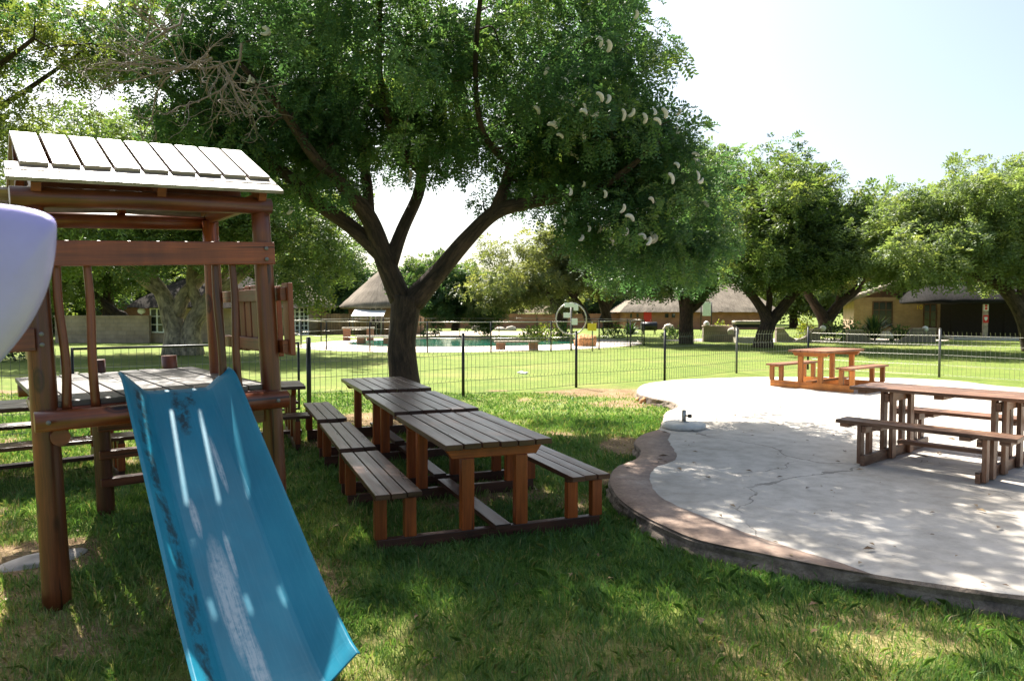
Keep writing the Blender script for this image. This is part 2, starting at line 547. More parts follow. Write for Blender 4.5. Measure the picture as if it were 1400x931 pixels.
def soil(X, Y):
    """0 = full grass, 1 = bare soil"""
    X = np.asarray(X, float); Y = np.asarray(Y, float)
    n = .5 * vnoise(X, Y, 1.1, 1) + .3 * vnoise(X, Y, 2.7, 2) + .2 * vnoise(X, Y, 6.5, 3)
    s = np.clip((n - .56) * 2.6, 0, .8)

    def blob(cx, cy, rx, ry, k):
        d = ((X - cx) / rx) ** 2 + ((Y - cy) / ry) ** 2
        return k * np.clip(1.25 - d - (n - .5) * 1.5, 0, 1)
    for b in ((1.45, 9.0, .42, .75, 1.3), (1.1, 7.2, .3, .5, 1.1), (-1.7, 11.3, 1.3, .9, 1.0), (2.5, 15.1, 2.2, 1.0, .75),
              (2.0, 13.3, .9, .7, .55), (-2.9, 3.6, .9, .9, .62), (-1.7, 4.4, .8, .8, .6), (-3.3, 4.9, .6, .5, .8), (-2.0, 9.2, .9, .7, .7),
              (.9, 3.1, 1.3, .7, .42), (-.9, 2.9, 1.0, .7, .42), (-.1, 3.7, .8, .4, .36), (1.7, 3.7, 1.1, .5, .42), (-2.6, 2.9, .9, .6, .6), (-1.4, 6.4, .5, 1.2, .25), (-5, 7.4, 1.6, .8, .4)):
        s = np.maximum(s, blob(*b))
    return np.clip(s, 0, 1)


# ------------------------------------------------------------------ ground sheet
def build_ground():
    def lines(lo, hi, fine, far):
        a = np.arange(lo, hi + 1e-6, fine)
        left = lo - np.geomspace(1, far, 12)[::-1]; right = hi + np.geomspace(1, far, 12)
        return np.concatenate([left, a, right])
    xs = lines(-13, 15, .14, 900); ys = lines(1, 24, .14, 1200)
    X, Y = np.meshgrid(xs, ys)
    nx, ny = len(xs), len(ys)
    V = np.stack([X, Y, np.zeros_like(X)], -1).reshape(-1, 3)
    idx = np.arange(nx * ny).reshape(ny, nx)
    q = np.stack([idx[:-1, :-1], idx[:-1, 1:], idx[1:, 1:], idx[1:, :-1]], -1).reshape(-1, 4)
    me = bpy.data.meshes.new("ground")
    me.from_pydata(V.tolist(), [], q.tolist())
    s = soil(X, Y)
    far = np.clip((Y - 16) / 3, 0, 1)
    s = s * (1 - far)
    a = me.attributes.new("soil", "FLOAT", "POINT"); a.data.foreach_set("value", s.reshape(-1).astype(np.float32))
    m, nt, b, _ = mat_new("lawn_ground")
    oc = mapped(nt, "Object")
    n1 = noise(nt, oc, .35, 5, .6); n2 = noise(nt, oc, 3.1, 6, .7); n3 = noise(nt, oc, 38, 4, .7)
    g = ramp(nt, n2, [(.3, (.105, .165, .034)), (.55, (.155, .205, .046)), (.75, (.225, .24, .075))])
    g = mix(nt, g, (.27, .25, .10), ramp(nt, n1, [(.5, (0, 0, 0)), (.72, (.6, .6, .6))]))
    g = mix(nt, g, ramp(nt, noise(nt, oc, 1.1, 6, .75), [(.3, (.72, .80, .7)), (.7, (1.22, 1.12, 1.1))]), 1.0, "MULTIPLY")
    d = ramp(nt, n2, [(.3, (.13, .075, .042)), (.5, (.225, .15, .085)), (.75, (.36, .27, .165))])
    d = mix(nt, d, (.46, .36, .22), ramp(nt, n3, [(.52, (0, 0, 0)), (.66, (.6, .6, .6))]))
    sf = math_(nt, "ADD", attr(nt, "soil"), math_(nt, "MULTIPLY_ADD", n2, .5, -.25))
    c = mix(nt, g, d, ramp(nt, sf, [(.25, (0, 0, 0)), (.55, (1, 1, 1))]))
    c = mix(nt, c, ramp(nt, n3, [(.3, (.55, .6, .5)), (.7, (1.3, 1.25, 1.2))]), 1.0, "MULTIPLY")
    nt.links.new(c, b.inputs["Base Color"]); b.inputs["Roughness"].default_value = .95
    b.inputs["Specular IOR Level"].default_value = .15
    bump(nt, b, math_(nt, "ADD", n3, n2), .8, .02)
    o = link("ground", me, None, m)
    tag(o, kind="structure")


build_ground()


def build_grass():
    P = []
    for (y0, y1, dens, hs, ws) in ((2.1, 3.4, 11000, .9, .72), (3.4, 5.2, 9000, .9, .85), (5.2, 8, 4600, .95, 1.2), (8, 11.5, 2100, .95, 1.8), (11.5, 15, 650, .7, 2.6)):
        xw0, xw1 = -.78 * y1 - .6, .76 * y1 + .6
        n = int((xw1 - xw0) * (y1 - y0) * dens)
        X = RNG.uniform(xw0, xw1, n); Y = RNG.uniform(y0, y1, n)
        ok = (np.abs(X) < .74 * Y + .7)
        s = soil(X, Y); k = vnoise(X, Y, 3.3, 8) * .6 + vnoise(X, Y, 11, 9) * .4
        ok &= RNG.random(n) > np.clip(s * 1.25 - .02, 0, .97)
        ok &= RNG.random(n) < (.35 + .9 * k)
        X, Y, s, k = X[ok], Y[ok], s[ok], k[ok]
        inside = in_patio(X, Y)
        X, Y, s, k = X[~inside], Y[~inside], s[~inside], k[~inside]
        P.append(np.stack([X, Y, s, k, np.full(X.shape, hs), np.full(X.shape, ws)], -1))
    P = np.concatenate(P)
    n = len(P)
    X, Y, s, k, hs, ws = P.T
    # lawn clumps: blades near one another share a lean
    la = vnoise(X, Y, 5, 4) * 12.6 + RNG.normal(0, 1.0, n)
    lean = np.clip(RNG.normal(.55, .35, n), 0, 1.6)
    h = (.022 + .045 * k + RNG.gamma(2, .008, n)) * hs * (1 - .35 * s)
    h *= np.where(RNG.random(n) < .03, 1.7, 1.0)
    wd = RNG.uniform(.0022, .0042, n) * ws
    dx, dy = np.cos(la) * lean * h, np.sin(la) * lean * h
    fa = RNG.uniform(0, 6.28, n); sx, sy = np.cos(fa) * wd, np.sin(fa) * wd
    z0 = np.zeros(n)
    V = np.empty((n, 5, 3))
    V[:, 0] = np.stack([X - sx, Y - sy, z0], -1)
    V[:, 1] = np.stack([X + sx, Y + sy, z0], -1)
    mx, my, mz = X + dx * .35, Y + dy * .35, h * .62
    V[:, 2] = np.stack([mx + sx * .75, my + sy * .75, mz], -1)
    V[:, 3] = np.stack([X + dx, Y + dy, h * (1.0 - .25 * np.minimum(lean, 1))], -1)
    V[:, 4] = np.stack([mx - sx * .75, my - sy * .75, mz], -1)
    dry = vnoise(X, Y, .9, 5) * .5 + vnoise(X, Y, 2.4, 6) * .3
    c = np.clip(.12 + .48 * dry + .45 * s + RNG.normal(0, .13, n) + np.where(RNG.random(n) < .09, .4, 0), 0, 1)
    me = quads_mesh("grass", V, c, 5)
    o = link("grass", me, None, M["blade"])
    tag(o, "short patchy lawn grass, green with dry straw tufts, under the trees", "grass", kind="stuff")


build_grass()


# ------------------------------------------------------------------ patio
def build_patio():
    m, nt, b, _ = mat_new("patio_concrete")
    oc = mapped(nt, "Object")
    n1 = noise(nt, oc, .6, 6, .65); n2 = noise(nt, oc, 5, 6, .7); n3 = noise(nt, oc, 60, 3)
    c = ramp(nt, n1, [(.3, (.35, .315, .27)), (.5, (.44, .405, .36)), (.7, (.52, .485, .44))])
    c = mix(nt, c, ramp(nt, n2, [(.28, (.72, .70, .67)), (.6, (1.08, 1.07, 1.06))]), 1.0, "MULTIPLY")
    # cracks: a few wandering lines, broken by a mask
    wv = nt.nodes.new("ShaderNodeVectorMath"); wv.operation = "MULTIPLY_ADD"
    nn = nt.nodes.new("ShaderNodeTexNoise"); nn.inputs["Scale"].default_value = 1.4; nn.inputs["Detail"].default_value = 6
    nt.links.new(oc, nn.inputs["Vector"]); nt.links.new(nn.outputs["Color"], wv.inputs[0]); wv.inputs[1].default_value = (.9, .9, 0); nt.links.new(oc, wv.inputs[2])
    vo = nt.nodes.new("ShaderNodeTexVoronoi"); vo.feature = "DISTANCE_TO_EDGE"; vo.inputs["Scale"].default_value = .36
    nt.links.new(wv.outputs[0], vo.inputs["Vector"])
    wid = math_(nt, "MULTIPLY_ADD", n2, .004, .0006)
    cr = math_(nt, "LESS_THAN", vo.outputs["Distance"], wid)
    cr = math_(nt, "MULTIPLY", cr, ramp(nt, noise(nt, oc, .9, 2), [(.42, (0, 0, 0)), (.5, (.8, .8, .8))]))
    c = mix(nt, c, (.16, .14, .12), cr)
    sp = math_(nt, "GREATER_THAN", noise(nt, oc, 26, 2, .5), .74)
    c = mix(nt, c, (.2, .17, .14), math_(nt, "MULTIPLY", sp, .6))
    nt.links.new(c, b.inputs["Base Color"]); b.inputs["Roughness"].default_value = .8
    bump(nt, b, math_(nt, "ADD", n2, math_(nt, "MULTIPLY", n3, .3)), .25, .01)
    m2, nt, b, _ = mat_new("patio_edge_concrete")
    oc = mapped(nt, "Object")
    c = ramp(nt, noise(nt, oc, 7, 6, .7), [(.3, (.07, .055, .045)), (.5, (.20, .155, .12)), (.72, (.36, .29, .23))])
    nt.links.new(c, b.inputs["Base Color"]); b.inputs["Roughness"].default_value = .95
    bump(nt, b, noise(nt, oc, 22, 6, .7), 1.0, .03)
    me = bpy.data.meshes.new("patio")
    # subdivide outline so the broken edge can be ragged
    pts = []
    n = len(PATIO)
    for i in range(n):
        a, c_ = PATIO[i], PATIO[(i + 1) % n]
        L = math.hypot(c_[0] - a[0], c_[1] - a[1]); k = max(1, int(L / .07))
        for j in range(k): pts.append((a[0] + (c_[0] - a[0]) * j / k, a[1] + (c_[1] - a[1]) * j / k))
    area = sum(pts[i][0] * pts[(i + 1) % len(pts)][1] - pts[(i + 1) % len(pts)][0] * pts[i][1] for i in range(len(pts)))
    if area < 0: pts.reverse()
    K = len(pts); V = []; Fc = []; mi = []
    rows = ((PZ, -.012), (PZ - .018, .006), (PZ * .55, .0), (PZ * .25, .02), (-.03, .03))
    for ri, (z, off) in enumerate(rows):
        for i, p in enumerate(pts):
            a, c_ = pts[i - 1], pts[(i + 1) % K]
            tx, ty = c_[0] - a[0], c_[1] - a[1]; l = math.hypot(tx, ty) or 1
            nx, ny = ty / l, -tx / l
            r = mnoise.noise(Vector((p[0] * 5, p[1] * 5, ri * 3.1)))
            r2 = mnoise.noise(Vector((p[0] * 1.6, p[1] * 1.6, 9)))
            k = off + (.012 if ri < 2 else .035) * r + (.03 * r2 if ri > 1 else 0)
            V.append((p[0] + nx * k, p[1] + ny * k, z + (.004 * r if ri else 0)))
    Fc.append(list(range(K))); mi.append(0)
    for ri in range(len(rows) - 1):
        for i in range(K):
            j = (i + 1) % K
            Fc.append((ri * K + j, ri * K + i, (ri + 1) * K + i, (ri + 1) * K + j)); mi.append(1)
    me.from_pydata(V, [], Fc)
    me.materials.append(m); me.materials.append(m2)
    me.polygons.foreach_set("material_index", mi); me.update()
    o = link("patio", me); tag(o, kind="structure")
    # pinkish rendered kerb band along the near-left edge
    m3, nt, b, _ = mat_new("kerb_render")
    oc = mapped(nt, "Object"); n1 = noise(nt, oc, 2.2, 6, .7); n2 = noise(nt, oc, 24, 5, .7)
    c = ramp(nt, n1, [(.3, (.21, .145, .11)), (.55, (.31, .225, .175)), (.75, (.40, .32, .26))])
    c = mix(nt, c, ramp(nt, n2, [(.3, (.75, .72, .7)), (.65, (1.1, 1.08, 1.06))]), 1.0, "MULTIPLY")
    nt.links.new(c, b.inputs["Base Color"]); b.inputs["Roughness"].default_value = .9
    bump(nt, b, n2, .5, .01)
    z = PZ + .006
    oo = spline([gp(x, y, z)[:2] for x, y in outer_px[2:]], 8); ii = spline([gp(x, y, z)[:2] for x, y in inner_px], 8)

    def resamp(P, n):
        P = np.array(P); d = np.r_[0, np.cumsum(np.hypot(*(P[1:] - P[:-1]).T))]; t = np.linspace(0, d[-1], n)
        return np.stack([np.interp(t, d, P[:, 0]), np.interp(t, d, P[:, 1])], -1)
    A, B = resamp(oo, 110), resamp(ii, 110)
    V = []; Fc = []
    for i in range(110):
        r = .02 * mnoise.noise(Vector((i * .37, 0, 0)))
        d = B[i] - A[i]; l = np.hypot(*d); d = d / (l + 1e-9)
        a = A[i] + d * .012; b_ = B[i] + d * r
        V += [(a[0], a[1], z), ((a[0] + b_[0]) / 2, (a[1] + b_[1]) / 2, z + .006), (b_[0], b_[1], z - .003)]
    for i in range(109):
        for k in range(2):
            Fc.append((i * 3 + k, i * 3 + k + 1, i * 3 + 4 + k, i * 3 + 3 + k))
    me = bpy.data.meshes.new("kerb"); me.from_pydata(V, [], Fc)
    me.polygons.foreach_set("use_smooth", [True] * len(Fc)); me.update()
    o = link("kerb", me, None, m3); tag(o, kind="structure")
    md = o.modifiers.new("thick", "SOLIDIFY"); md.thickness = .004; md.offset = -1


build_patio()


def rock_mesh(name, sx, sy, sz, seed, mat, lumps=.25):
    import bmesh
    bm = bmesh.new(); bmesh.ops.create_icosphere(bm, subdivisions=3, radius=1)
    for v in bm.verts:
        d = 1 + lumps * mnoise.noise(v.co * 1.7 + Vector((seed * 3.7, 0, 0))) + .1 * mnoise.noise(v.co * 5 + Vector((seed, 0, 0)))
        v.co = Vector((v.co.x * sx * d, v.co.y * sy * d, max(v.co.z * sz * d, -.35 * sz)))
    me = bpy.data.meshes.new(name); bm.to_mesh(me); bm.free()
    me.polygons.foreach_set("use_smooth", [True] * len(me.polygons)); me.materials.append(mat)
    return me


def rock(name, label, cat, loc, s, seed, mat, group=None, lumps=.25):
    o = link(name, rock_mesh(name, *s, seed, mat, lumps)); o.location = loc
    o.rotation_euler[2] = seed * 1.3
    return tag(o, label, cat, group)


nl = 420
Xl = RNG.uniform(-3.5, 6.5, nl); Yl = RNG.uniform(2.6, 13, nl); zl = np.where(in_patio(Xl, Yl), PZ + .012, .03)
okl = np.abs(Xl) < .75 * Yl; Xl, Yl, zl = Xl[okl], Yl[okl], zl[okl]; nl = len(Xl)
al = RNG.uniform(0, 6.28, nl); sl_ = RNG.gamma(3, .0065, nl) + .006
cx_, sy_ = np.cos(al) * sl_, np.sin(al) * sl_
Vl = np.stack([np.stack([Xl - cx_, Yl - sy_, zl], -1), np.stack([Xl + sy_ * .4, Yl - cx_ * .4, zl + sl_ * .35], -1), np.stack([Xl + cx_, Yl + sy_, zl + sl_ * .1], -1), np.stack([Xl - sy_ * .4, Yl + cx_ * .4, zl + sl_ * .3], -1)], 1)
o = link("leaf_litter", quads_mesh("leaf_litter", Vl, RNG.random(nl)), None, leafmat("dry_leaf", [(0, (.07, .045, .025)), (.6, (.18, .11, .055)), (1, (.33, .23, .12))], .15, (1, 1, 1)))
tag(o, "small dry leaves scattered over the patio and the shaded grass", "leaf litter", kind="stuff")

p = gp(60, 766); rock("flat_stone", "flat pale stone sunk in the grass beside the thick front pole of the play tower", "stone", (p.x, p.y, .0), (.26, .14, .045), 3, M["soilrock"])
rb = [((884, 552), .13, "widest orange brick lump under the broken far corner of the patio"),
      ((899, 555), .10, "rounded orange brick lump right beside the widest one under the broken patio corner"),
      ((912, 557), .07, "small orange brick lump at the inner end of the broken patio corner"),
      ((873, 549), .065, "small orange brick lump at the outer end of the broken patio corner")]
for i, ((x, y), s, lab) in enumerate(rb):
    q = gp(x, y); rock("brick_rubble", lab, "brick rubble", (q.x + .02, q.y + .1, .02), (s, s * .7, s * .75), i + 5, M["rubble"], "brick lumps under the broken patio corner", .5)
q = gp(715, 511); o = rock("paper_scrap", "small white crumpled scrap lying on the sunny lawn behind the wire fence", "litter", (q.x, q.y, .01), (.2, .1, .06), 21, M["white"], None, .7)


# ------------------------------------------------------------------ picnic tables
def bench_set(kind):
    """kind 'a': plank bench on a base beam; returns builder of parts into a root"""
    top, leg, dark = {"dark": (M["top"], M["leg"], M["beamdark"]), "yellow": (M["yellowtop"], M["yellow"], M["yellow"])}[kind]

    def fill(root):
        L = 1.6
        m = MB(); bw = .83 / 6
        for i in range(6):
            m.box((-.415 + bw * (i + .5), random.uniform(-.008, .008), .73 + random.uniform(-.002, .002)), (bw - .013, L + random.uniform(-.012, .012), .042))
        m.build("tabletop", top, root, .004)
        for sy in (-1, 1):
            y = sy * .66
            e = MB()
            e.prism([(-.385, y - .03, .705), (-.33, y - .03, .625), (.33, y - .03, .625), (.385, y - .03, .705)], (0, .06, 0))
            e.build("end_beam", leg, root, .004, fix=True)
            MB().box((0, y, .03), (1.74, .06, .14)).build("base_beam", dark, root, .005)
            for x in (-.21, .21):
                MB().box((x, y, .3625), (.095, .07, .523)).build("leg", leg, root, .004)
            for sx in (-1, 1):
                for dx in (-.105, .105):
                    MB().box((sx * .74 + dx, y, .24), (.085, .065, .278)).build("bench_leg", leg, root, .004)
                MB().box((sx * .74, y, .39), (.30, .05, .03)).build("bench_cleat", dark, root, .003)
        for sx in (-1, 1):
            m = MB()
            for i in range(3):
                m.box((sx * .74 + (i - 1) * .112, random.uniform(-.01, .01), .425), (.103, L + random.uniform(-.02, .02), .038))
            m.build("bench_seat", top, root, .004)
        MB().box((.03, 0, .122), (.12, 1.56, .038)).build("stretcher", dark, root, .003)
    return fill


GT = "picnic tables with fixed benches"
tA = thing("picnic_table", "dark varnished picnic table with benches, nearest of the row of three on the lawn", "picnic table", (-.375, 5.925, 0), R(21.4), GT)
bench_set("dark")(tA)
u = Vector((-.365, .931))
for (x, y, z, rz, lab) in ((-.985, 7.50, .018, 21.0, "dark varnished picnic table standing in the middle of the row of three"),
                           (-1.625, 9.115, .042, 21.6, "dark picnic table ending the row of three beside the big tree trunk"),
                           (-3.5, 9.2, 0, -68.6, "dark picnic table behind the play tower, bench end sticking out towards the gate"),
                           (-4.95, 7.45, 0, -52, "dark picnic table half hidden behind the two left poles and ladder of the play tower")):
    c = copy_tree(tA); c.location = (x, y, z); c.rotation_euler = (0, 0, R(rz)); c["label"] = lab
tY = thing("picnic_table", "bright orange picnic table standing in sun at the far edge of the concrete patio", "picnic table", (6.53, 15.0, PZ + .035), R(-50.3), GT)
bench_set("yellow")(tY)

tP = thing("picnic_table", "greyish brown picnic table with doubled plank legs on the concrete patio", "picnic table", (4.52, 7.44, PZ), math.atan2(-.656, -.755), GT)
g = M["greywood"]
m = MB()
for i in range(6): m.box((-.36 + .72 / 6 * (i + .5), random.uniform(-.01, .01), .73), (.72 / 6 - .009, 1.76 + random.uniform(-.02, .02), .036))
m.build("tabletop", g, tP, .004)
for y in (-.75, 0, .75): MB().box((0, y, .692), (.66, .09, .036)).build("top_cleat", g, tP, .004)
for sy in (-1, 1):
    y = sy * .51
    MB().box((0, y, .0525), (1.72, .04, .105)).build("base_beam", g, tP, .004)
    MB().box((0, y, .645), (.6, .04, .09)).build("cross_beam", g, tP, .004)
    for x in (-.24, .24):
        for dy in (-.045, .045):
            MB().box((x, y + dy, .36), (.1, .04, .70)).build("leg", g, tP, .004)
    for sx in (-1, 1):
        for dx in (-.1, .1):
            MB().box((sx * .7 + dx, y + .045 * sy, .21), (.085, .04, .39)).build("bench_leg", g, tP, .004)
        MB().box((sx * .7, y, .365), (.28, .04, .07)).build("bench_beam", g, tP, .004)
        for dy in (-.2, .12): MB().box((sx * .7, y + dy * sy * -1, .388), (.27, .09, .034)).build("seat_cleat", g, tP, .003)
for sx in (-1, 1):
    m = MB()
    for i in range(2): m.box((sx * .7 + (i - .5) * .148, random.uniform(-.01, .01), .425), (.14, 1.6, .038))
    m.build("bench_seat", g, tP, .004)
MB().box((0, 0, .155), (.1, .98, .04)).build("stretcher", g, tP, .003)

# umbrella base
q = gp(935, 585, PZ)
ub = thing("umbrella_base", "round white concrete parasol foot with short steel tube on the patio kerb", "parasol base", (q.x, q.y, PZ))
MB().lathe([(.26, 0), (.285, .012), (.285, .055), (.262, .075), (.07, .082), (0, .082)], seg=40).build("concrete_disc", M["concrete_white"], ub)
MB().lathe([(.028, .08), (.028, .24), (.024, .24), (.024, .1), (0, .1)], seg=20).lathe([(.06, .08), (.06, .09), (.03, .095)], seg=20).build("tube", M["galv"], ub)
MB().tube([(.02, -.02, .17), (.05, -.05, .17)], .01, 10).tube([(.05, -.05, .17), (.075, -.075, .17)], .026, 12).build("locking_knob", M["black"], ub)

# ------------------------------------------------------------------ play tower
TR = R(38)
tw = thing("play_tower", "wooden pole play tower with slatted roof, deck and blue slide", "play tower", (-2.6, 4.08, 0), TR)
ca, sa = math.cos(TR), math.sin(TR)


def lean(p):      # the whole tower leans a little to one side
    z = max(p.z, 0)
    return Vector((p.x - .04 * z * ca, p.y + .04 * z * sa, p.z + .05 * (p.x - .5) * min(1, max(0, (z - .6) / 1.2))))


def T(): return MB(warp=lean)


def post(x, y, top, r0, r1, name="post", bend=0.0, base=-.1):
    pts = spline([(x, y, base, r0), (x + bend, y, top * .5, (r0 + r1) / 2), (x, y, top, r1)], 6)
    t = T(); t.tube([p[:3] for p in pts], [float(p[3]) for p in pts], 20, wob=.07); return t.build(name, M["log"], tw)


post(0, 0, 2.36, .074, .06); post(1.28, 0, 2.36, .072, .058, bend=.012)
post(1.27, 1.12, 2.36, .07, .06); post(.1, 1.12, 2.36, .07, .06)
post(-1.5, .1, 1.9, .08, .07)
for x, y, top, r in ((.555, 2.0, 1.285, .07), (1.11, 2.0, 1.285, .07)): post(x, y, top, r, .062, "ladder_pole")
for z in (.27, .5, .73, .96): T().box((.83, 1.96, z), (.62, .10, .07)).build("ladder_rung", M["plank"], tw, .006)
T().tube([(-.06, -.1, 1.085), (.6, -.1, 1.085), (1.36, -.1, 1.085)], [.058, .06, .056], 20, wob=.05).build("front_log", M["log"], tw)
T().tube([(.06, -.09, .985), (.06, .9, .985), (.1, 2.0, .985)], .05, 18, wob=.05).build("joist_log", M["log"], tw)
T().tube([(1.2, -.02, .985), (1.2, .9, .985), (1.16, 2.0, .985)], .05, 18, wob=.05).build("joist_log", M["log"], tw)
T().tube([(0, 1.98, 1.08), (1.28, 1.98, 1.08)], .055, 18, wob=.05).build("back_log", M["log"], tw)
m = T(); nb = 9; bw = 1.3 / nb
for i in range(nb):
    x = -.02 + bw * (i + .5)
    m.box((x, .97, 1.165 + random.uniform(-.003, .003)), (bw - .012, 1.98 + random.uniform(-.03, .03), .034))
m.build("deck", M["deck"], tw, .003)
T().box((.64, -.02, 1.12), (1.26, .04, .055)).build("deck_trim", M["plank"], tw, .003)
T().box((.60, -.085, 2.03), (1.46, .035, .145)).build("guard_rail", M["plank"], tw, .005)
T().box((-.78, -.075, 1.55), (1.5, .035, .13)).build("bridge_rail", M["plank"], tw, .005)
for (x, b) in ((.103, .011), (.25, -.006), (.966, .008), (1.069, -.007)):
    pts = spline([(x, -.035, 1.12, .026), (x + b, -.04, 1.4, .024), (x - b * .7, -.036, 1.75, .023), (x - .004, -.035, 2.03, .022)], 5)
    t = T(); t.tube([p[:3] for p in pts], [float(p[3]) for p in pts], 14, wob=.12); t.build("baluster", M["log"], tw)
# side guards of upright boards
for side, xr, xb in (("r", 1.375, 1.415), ("l", .02, .062)):
    for z in (1.42, 1.76):
        T().box((xr, .56, z), (.04, 1.3 if side == "r" else 1.0, .085)).build("side_rail", M["plank"], tw, .004)
    ys = (-.06, .16, .3, .44, .58, .72, .86, 1.0) if side == "r" else (.3, .45, .6, .75, .9)
    for y in ys:
        T().box((xb, y, 1.59 + random.uniform(-.01, .01)), (.036, .115, .47)).build("side_board", M["plank"], tw, .005)
# roof
EY, EZ, RY, RZ = -.13, 2.415, .58, 2.76
sl_d = Vector((0, RY - EY, RZ - EZ)).normalized(); sl_n = Vector((0, -sl_d.z, sl_d.y))


def slope_box(m, x0, x1, s0, s1, th, off, back=False):
    a = Vector((0, EY, EZ)); c = a + sl_d * ((s0 + s1) / 2) + sl_n * off
    d, n = sl_d.copy(), sl_n.copy()
    if back:
        c.y = 2 * RY - c.y; d.y *= -1; n.y *= -1
    c.x = (x0 + x1) / 2
    Mx = Matrix((Vector((1, 0, 0)), d, n)).transposed()
    m.box(c, (x1 - x0, s1 - s0, th), Mx)


SL = math.hypot(RY - EY, RZ - EZ)
for back in (False, True):
    m = T(); n = 9
    for i in range(n):
        x0 = -.05 + 1.42 * i / n
        slope_box(m, x0 + .009, x0 + 1.42 / n - .011, .17, SL + .01, .022, .052, back)
    m.build("roof_slats", M["roofw"], tw, .002)
    m = T(); slope_box(m, -.12, 1.385, -.03, .085, .022, .024, back); slope_box(m, -.11, 1.38, .095, .23, .022, .029, back)
    m.build("eave_boards", M["roofw"], tw, .002)
    sgn = 1 if not back else -1
    yb = (EY + .1) if not back else 2 * RY - EY - .1
    T().tube([(-.1, yb, 2.345), (.6, yb, 2.35), (1.34, yb, 2.345)], [.056, .058, .052], 18, wob=.05).build("eave_log", M["log"], tw)
    for x in (.02, .66, 1.27):
        m = T(); slope_box(m, x - .025, x + .025, .02, SL - .02, .07, -.025, back); m.build("rafter", M["plank"], tw, .003)
T().box((.65, RY, RZ - .07), (1.36, .045, .1)).build("ridge_beam", M["plank"], tw, .003)
T().box((.65, .86, 2.45), (1.2, .04, .1)).build("purlin", M["plank"], tw, .003)
T().box((.65, .3, 2.48), (1.2, .04, .09)).build("purlin", M["plank"], tw, .003)
for x in (.02, 1.27): T().beam((x, EY + .12, 2.385), (x, 2 * RY - EY - .12, 2.385), .045, .09).build("tie_beam", M["plank"], tw, .003)


for (x, y, z) in ((-.0, -.165, 1.085), (1.28, -.16, 1.085), (.0, -.108, 2.06), (.0, -.108, 1.99), (1.27, -.108, 2.06), (1.27, -.108, 1.99), (.0, -.098, 1.58), (.0, -.098, 1.52)):
    b_ = MB(warp=lean); b_.lathe([(.013, 0), (.013, .006), (.007, .009), (0, .009)], (0, 0, 0), 10)
    b_.v = [(v[0] + x, y - v[2], v[1] + z) for v in b_.v]; b_.build("bolt", M["greypost"], tw, fix=True)


# slide
def slide_mat():
    m, nt, b, _ = mat_new("blue_fibreglass")
    uv = mapped(nt, "UV")
    sx = nt.nodes.new("ShaderNodeSeparateXYZ"); nt.links.new(uv, sx.inputs[0])
    U, Vv = sx.outputs[0], sx.outputs[1]          # U along 0..1, V across 0..1
    n1 = noise(nt, mapped(nt, "UV", (3, 2, 1)), 1.0, 5, .6); n2 = noise(nt, mapped(nt, "UV", (26, 12, 1)), 1.0, 6, .75)
    ns = noise(nt, mapped(nt, "UV", (5, 60, 1)), 1.0, 4, .7); nsp = noise(nt, mapped(nt, "UV", (60, 30, 1)), 1.0, 3, .7); nbr = noise(nt, mapped(nt, "UV", (7, 75, 1)), 1.0, 5, .75)
    c = ramp(nt, n1, [(.3, (.004, .14, .215)), (.55, (.008, .185, .275)), (.8, (.025, .24, .33))])
    c = mix(nt, c, (.22, .45, .58), math_(nt, "MULTIPLY", ramp(nt, ns, [(.5, (0, 0, 0)), (.75, (1, 1, 1))]), .08))

    def spot(u0, v0, ru, rv, soft=1.0):
        du = math_(nt, "DIVIDE", math_(nt, "SUBTRACT", U, u0), ru); dv = math_(nt, "DIVIDE", math_(nt, "SUBTRACT", Vv, v0), rv)
        d = math_(nt, "ADD", math_(nt, "MULTIPLY", du, du), math_(nt, "MULTIPLY", dv, dv))
        return math_(nt, "SUBTRACT", 1.0, math_(nt, "MINIMUM", d, 1.0))
    # black mould marks: near the mouth, along the left wall
    bl = spot(.12, .47, .11, .07)
    for a in ((.10, .14, .2, .07), (.35, .09, .22, .06), (.58, .13, .18, .07), (.80, .12, .22, .08), (.07, .56, .04, .05), (.7, .2, .08, .03)): bl = math_(nt, "MAXIMUM", bl, spot(*a))
    f = math_(nt, "MULTIPLY", bl, math_(nt, "MULTIPLY_ADD", n2, 4.2, -1.75))
    c = mix(nt, c, (.016, .02, .022), ramp(nt, f, [(.05, (0, 0, 0)), (.5, (.85, .85, .85))]))
    # worn white patch in the lower trough
    wh = spot(.74, .42, .2, .085)
    for a in ((.5, .36, .07, .03), (.33, .61, .12, .025), (.9, .45, .12, .06), (.62, .5, .08, .02)): wh = math_(nt, "MAXIMUM", wh, spot(*a))
    f2 = math_(nt, "MULTIPLY", wh, math_(nt, "MULTIPLY_ADD", math_(nt, "ADD", math_(nt, "MULTIPLY", nsp, .35), math_(nt, "MULTIPLY", nbr, .65)), 5.0, -1.7))
    c = mix(nt, c, (.42, .48, .51), ramp(nt, f2, [(.05, (0, 0, 0)), (.8, (.75, .75, .75))]))
    nt.links.new(c, b.inputs["Base Color"])
    nt.links.new(math_(nt, "MULTIPLY_ADD", n2, .35, .27), b.inputs["Roughness"])
    b.inputs["Specular IOR Level"].default_value = .32
    bump(nt, b, nsp, .08, .004)
    return m


M["slide"] = slide_mat()


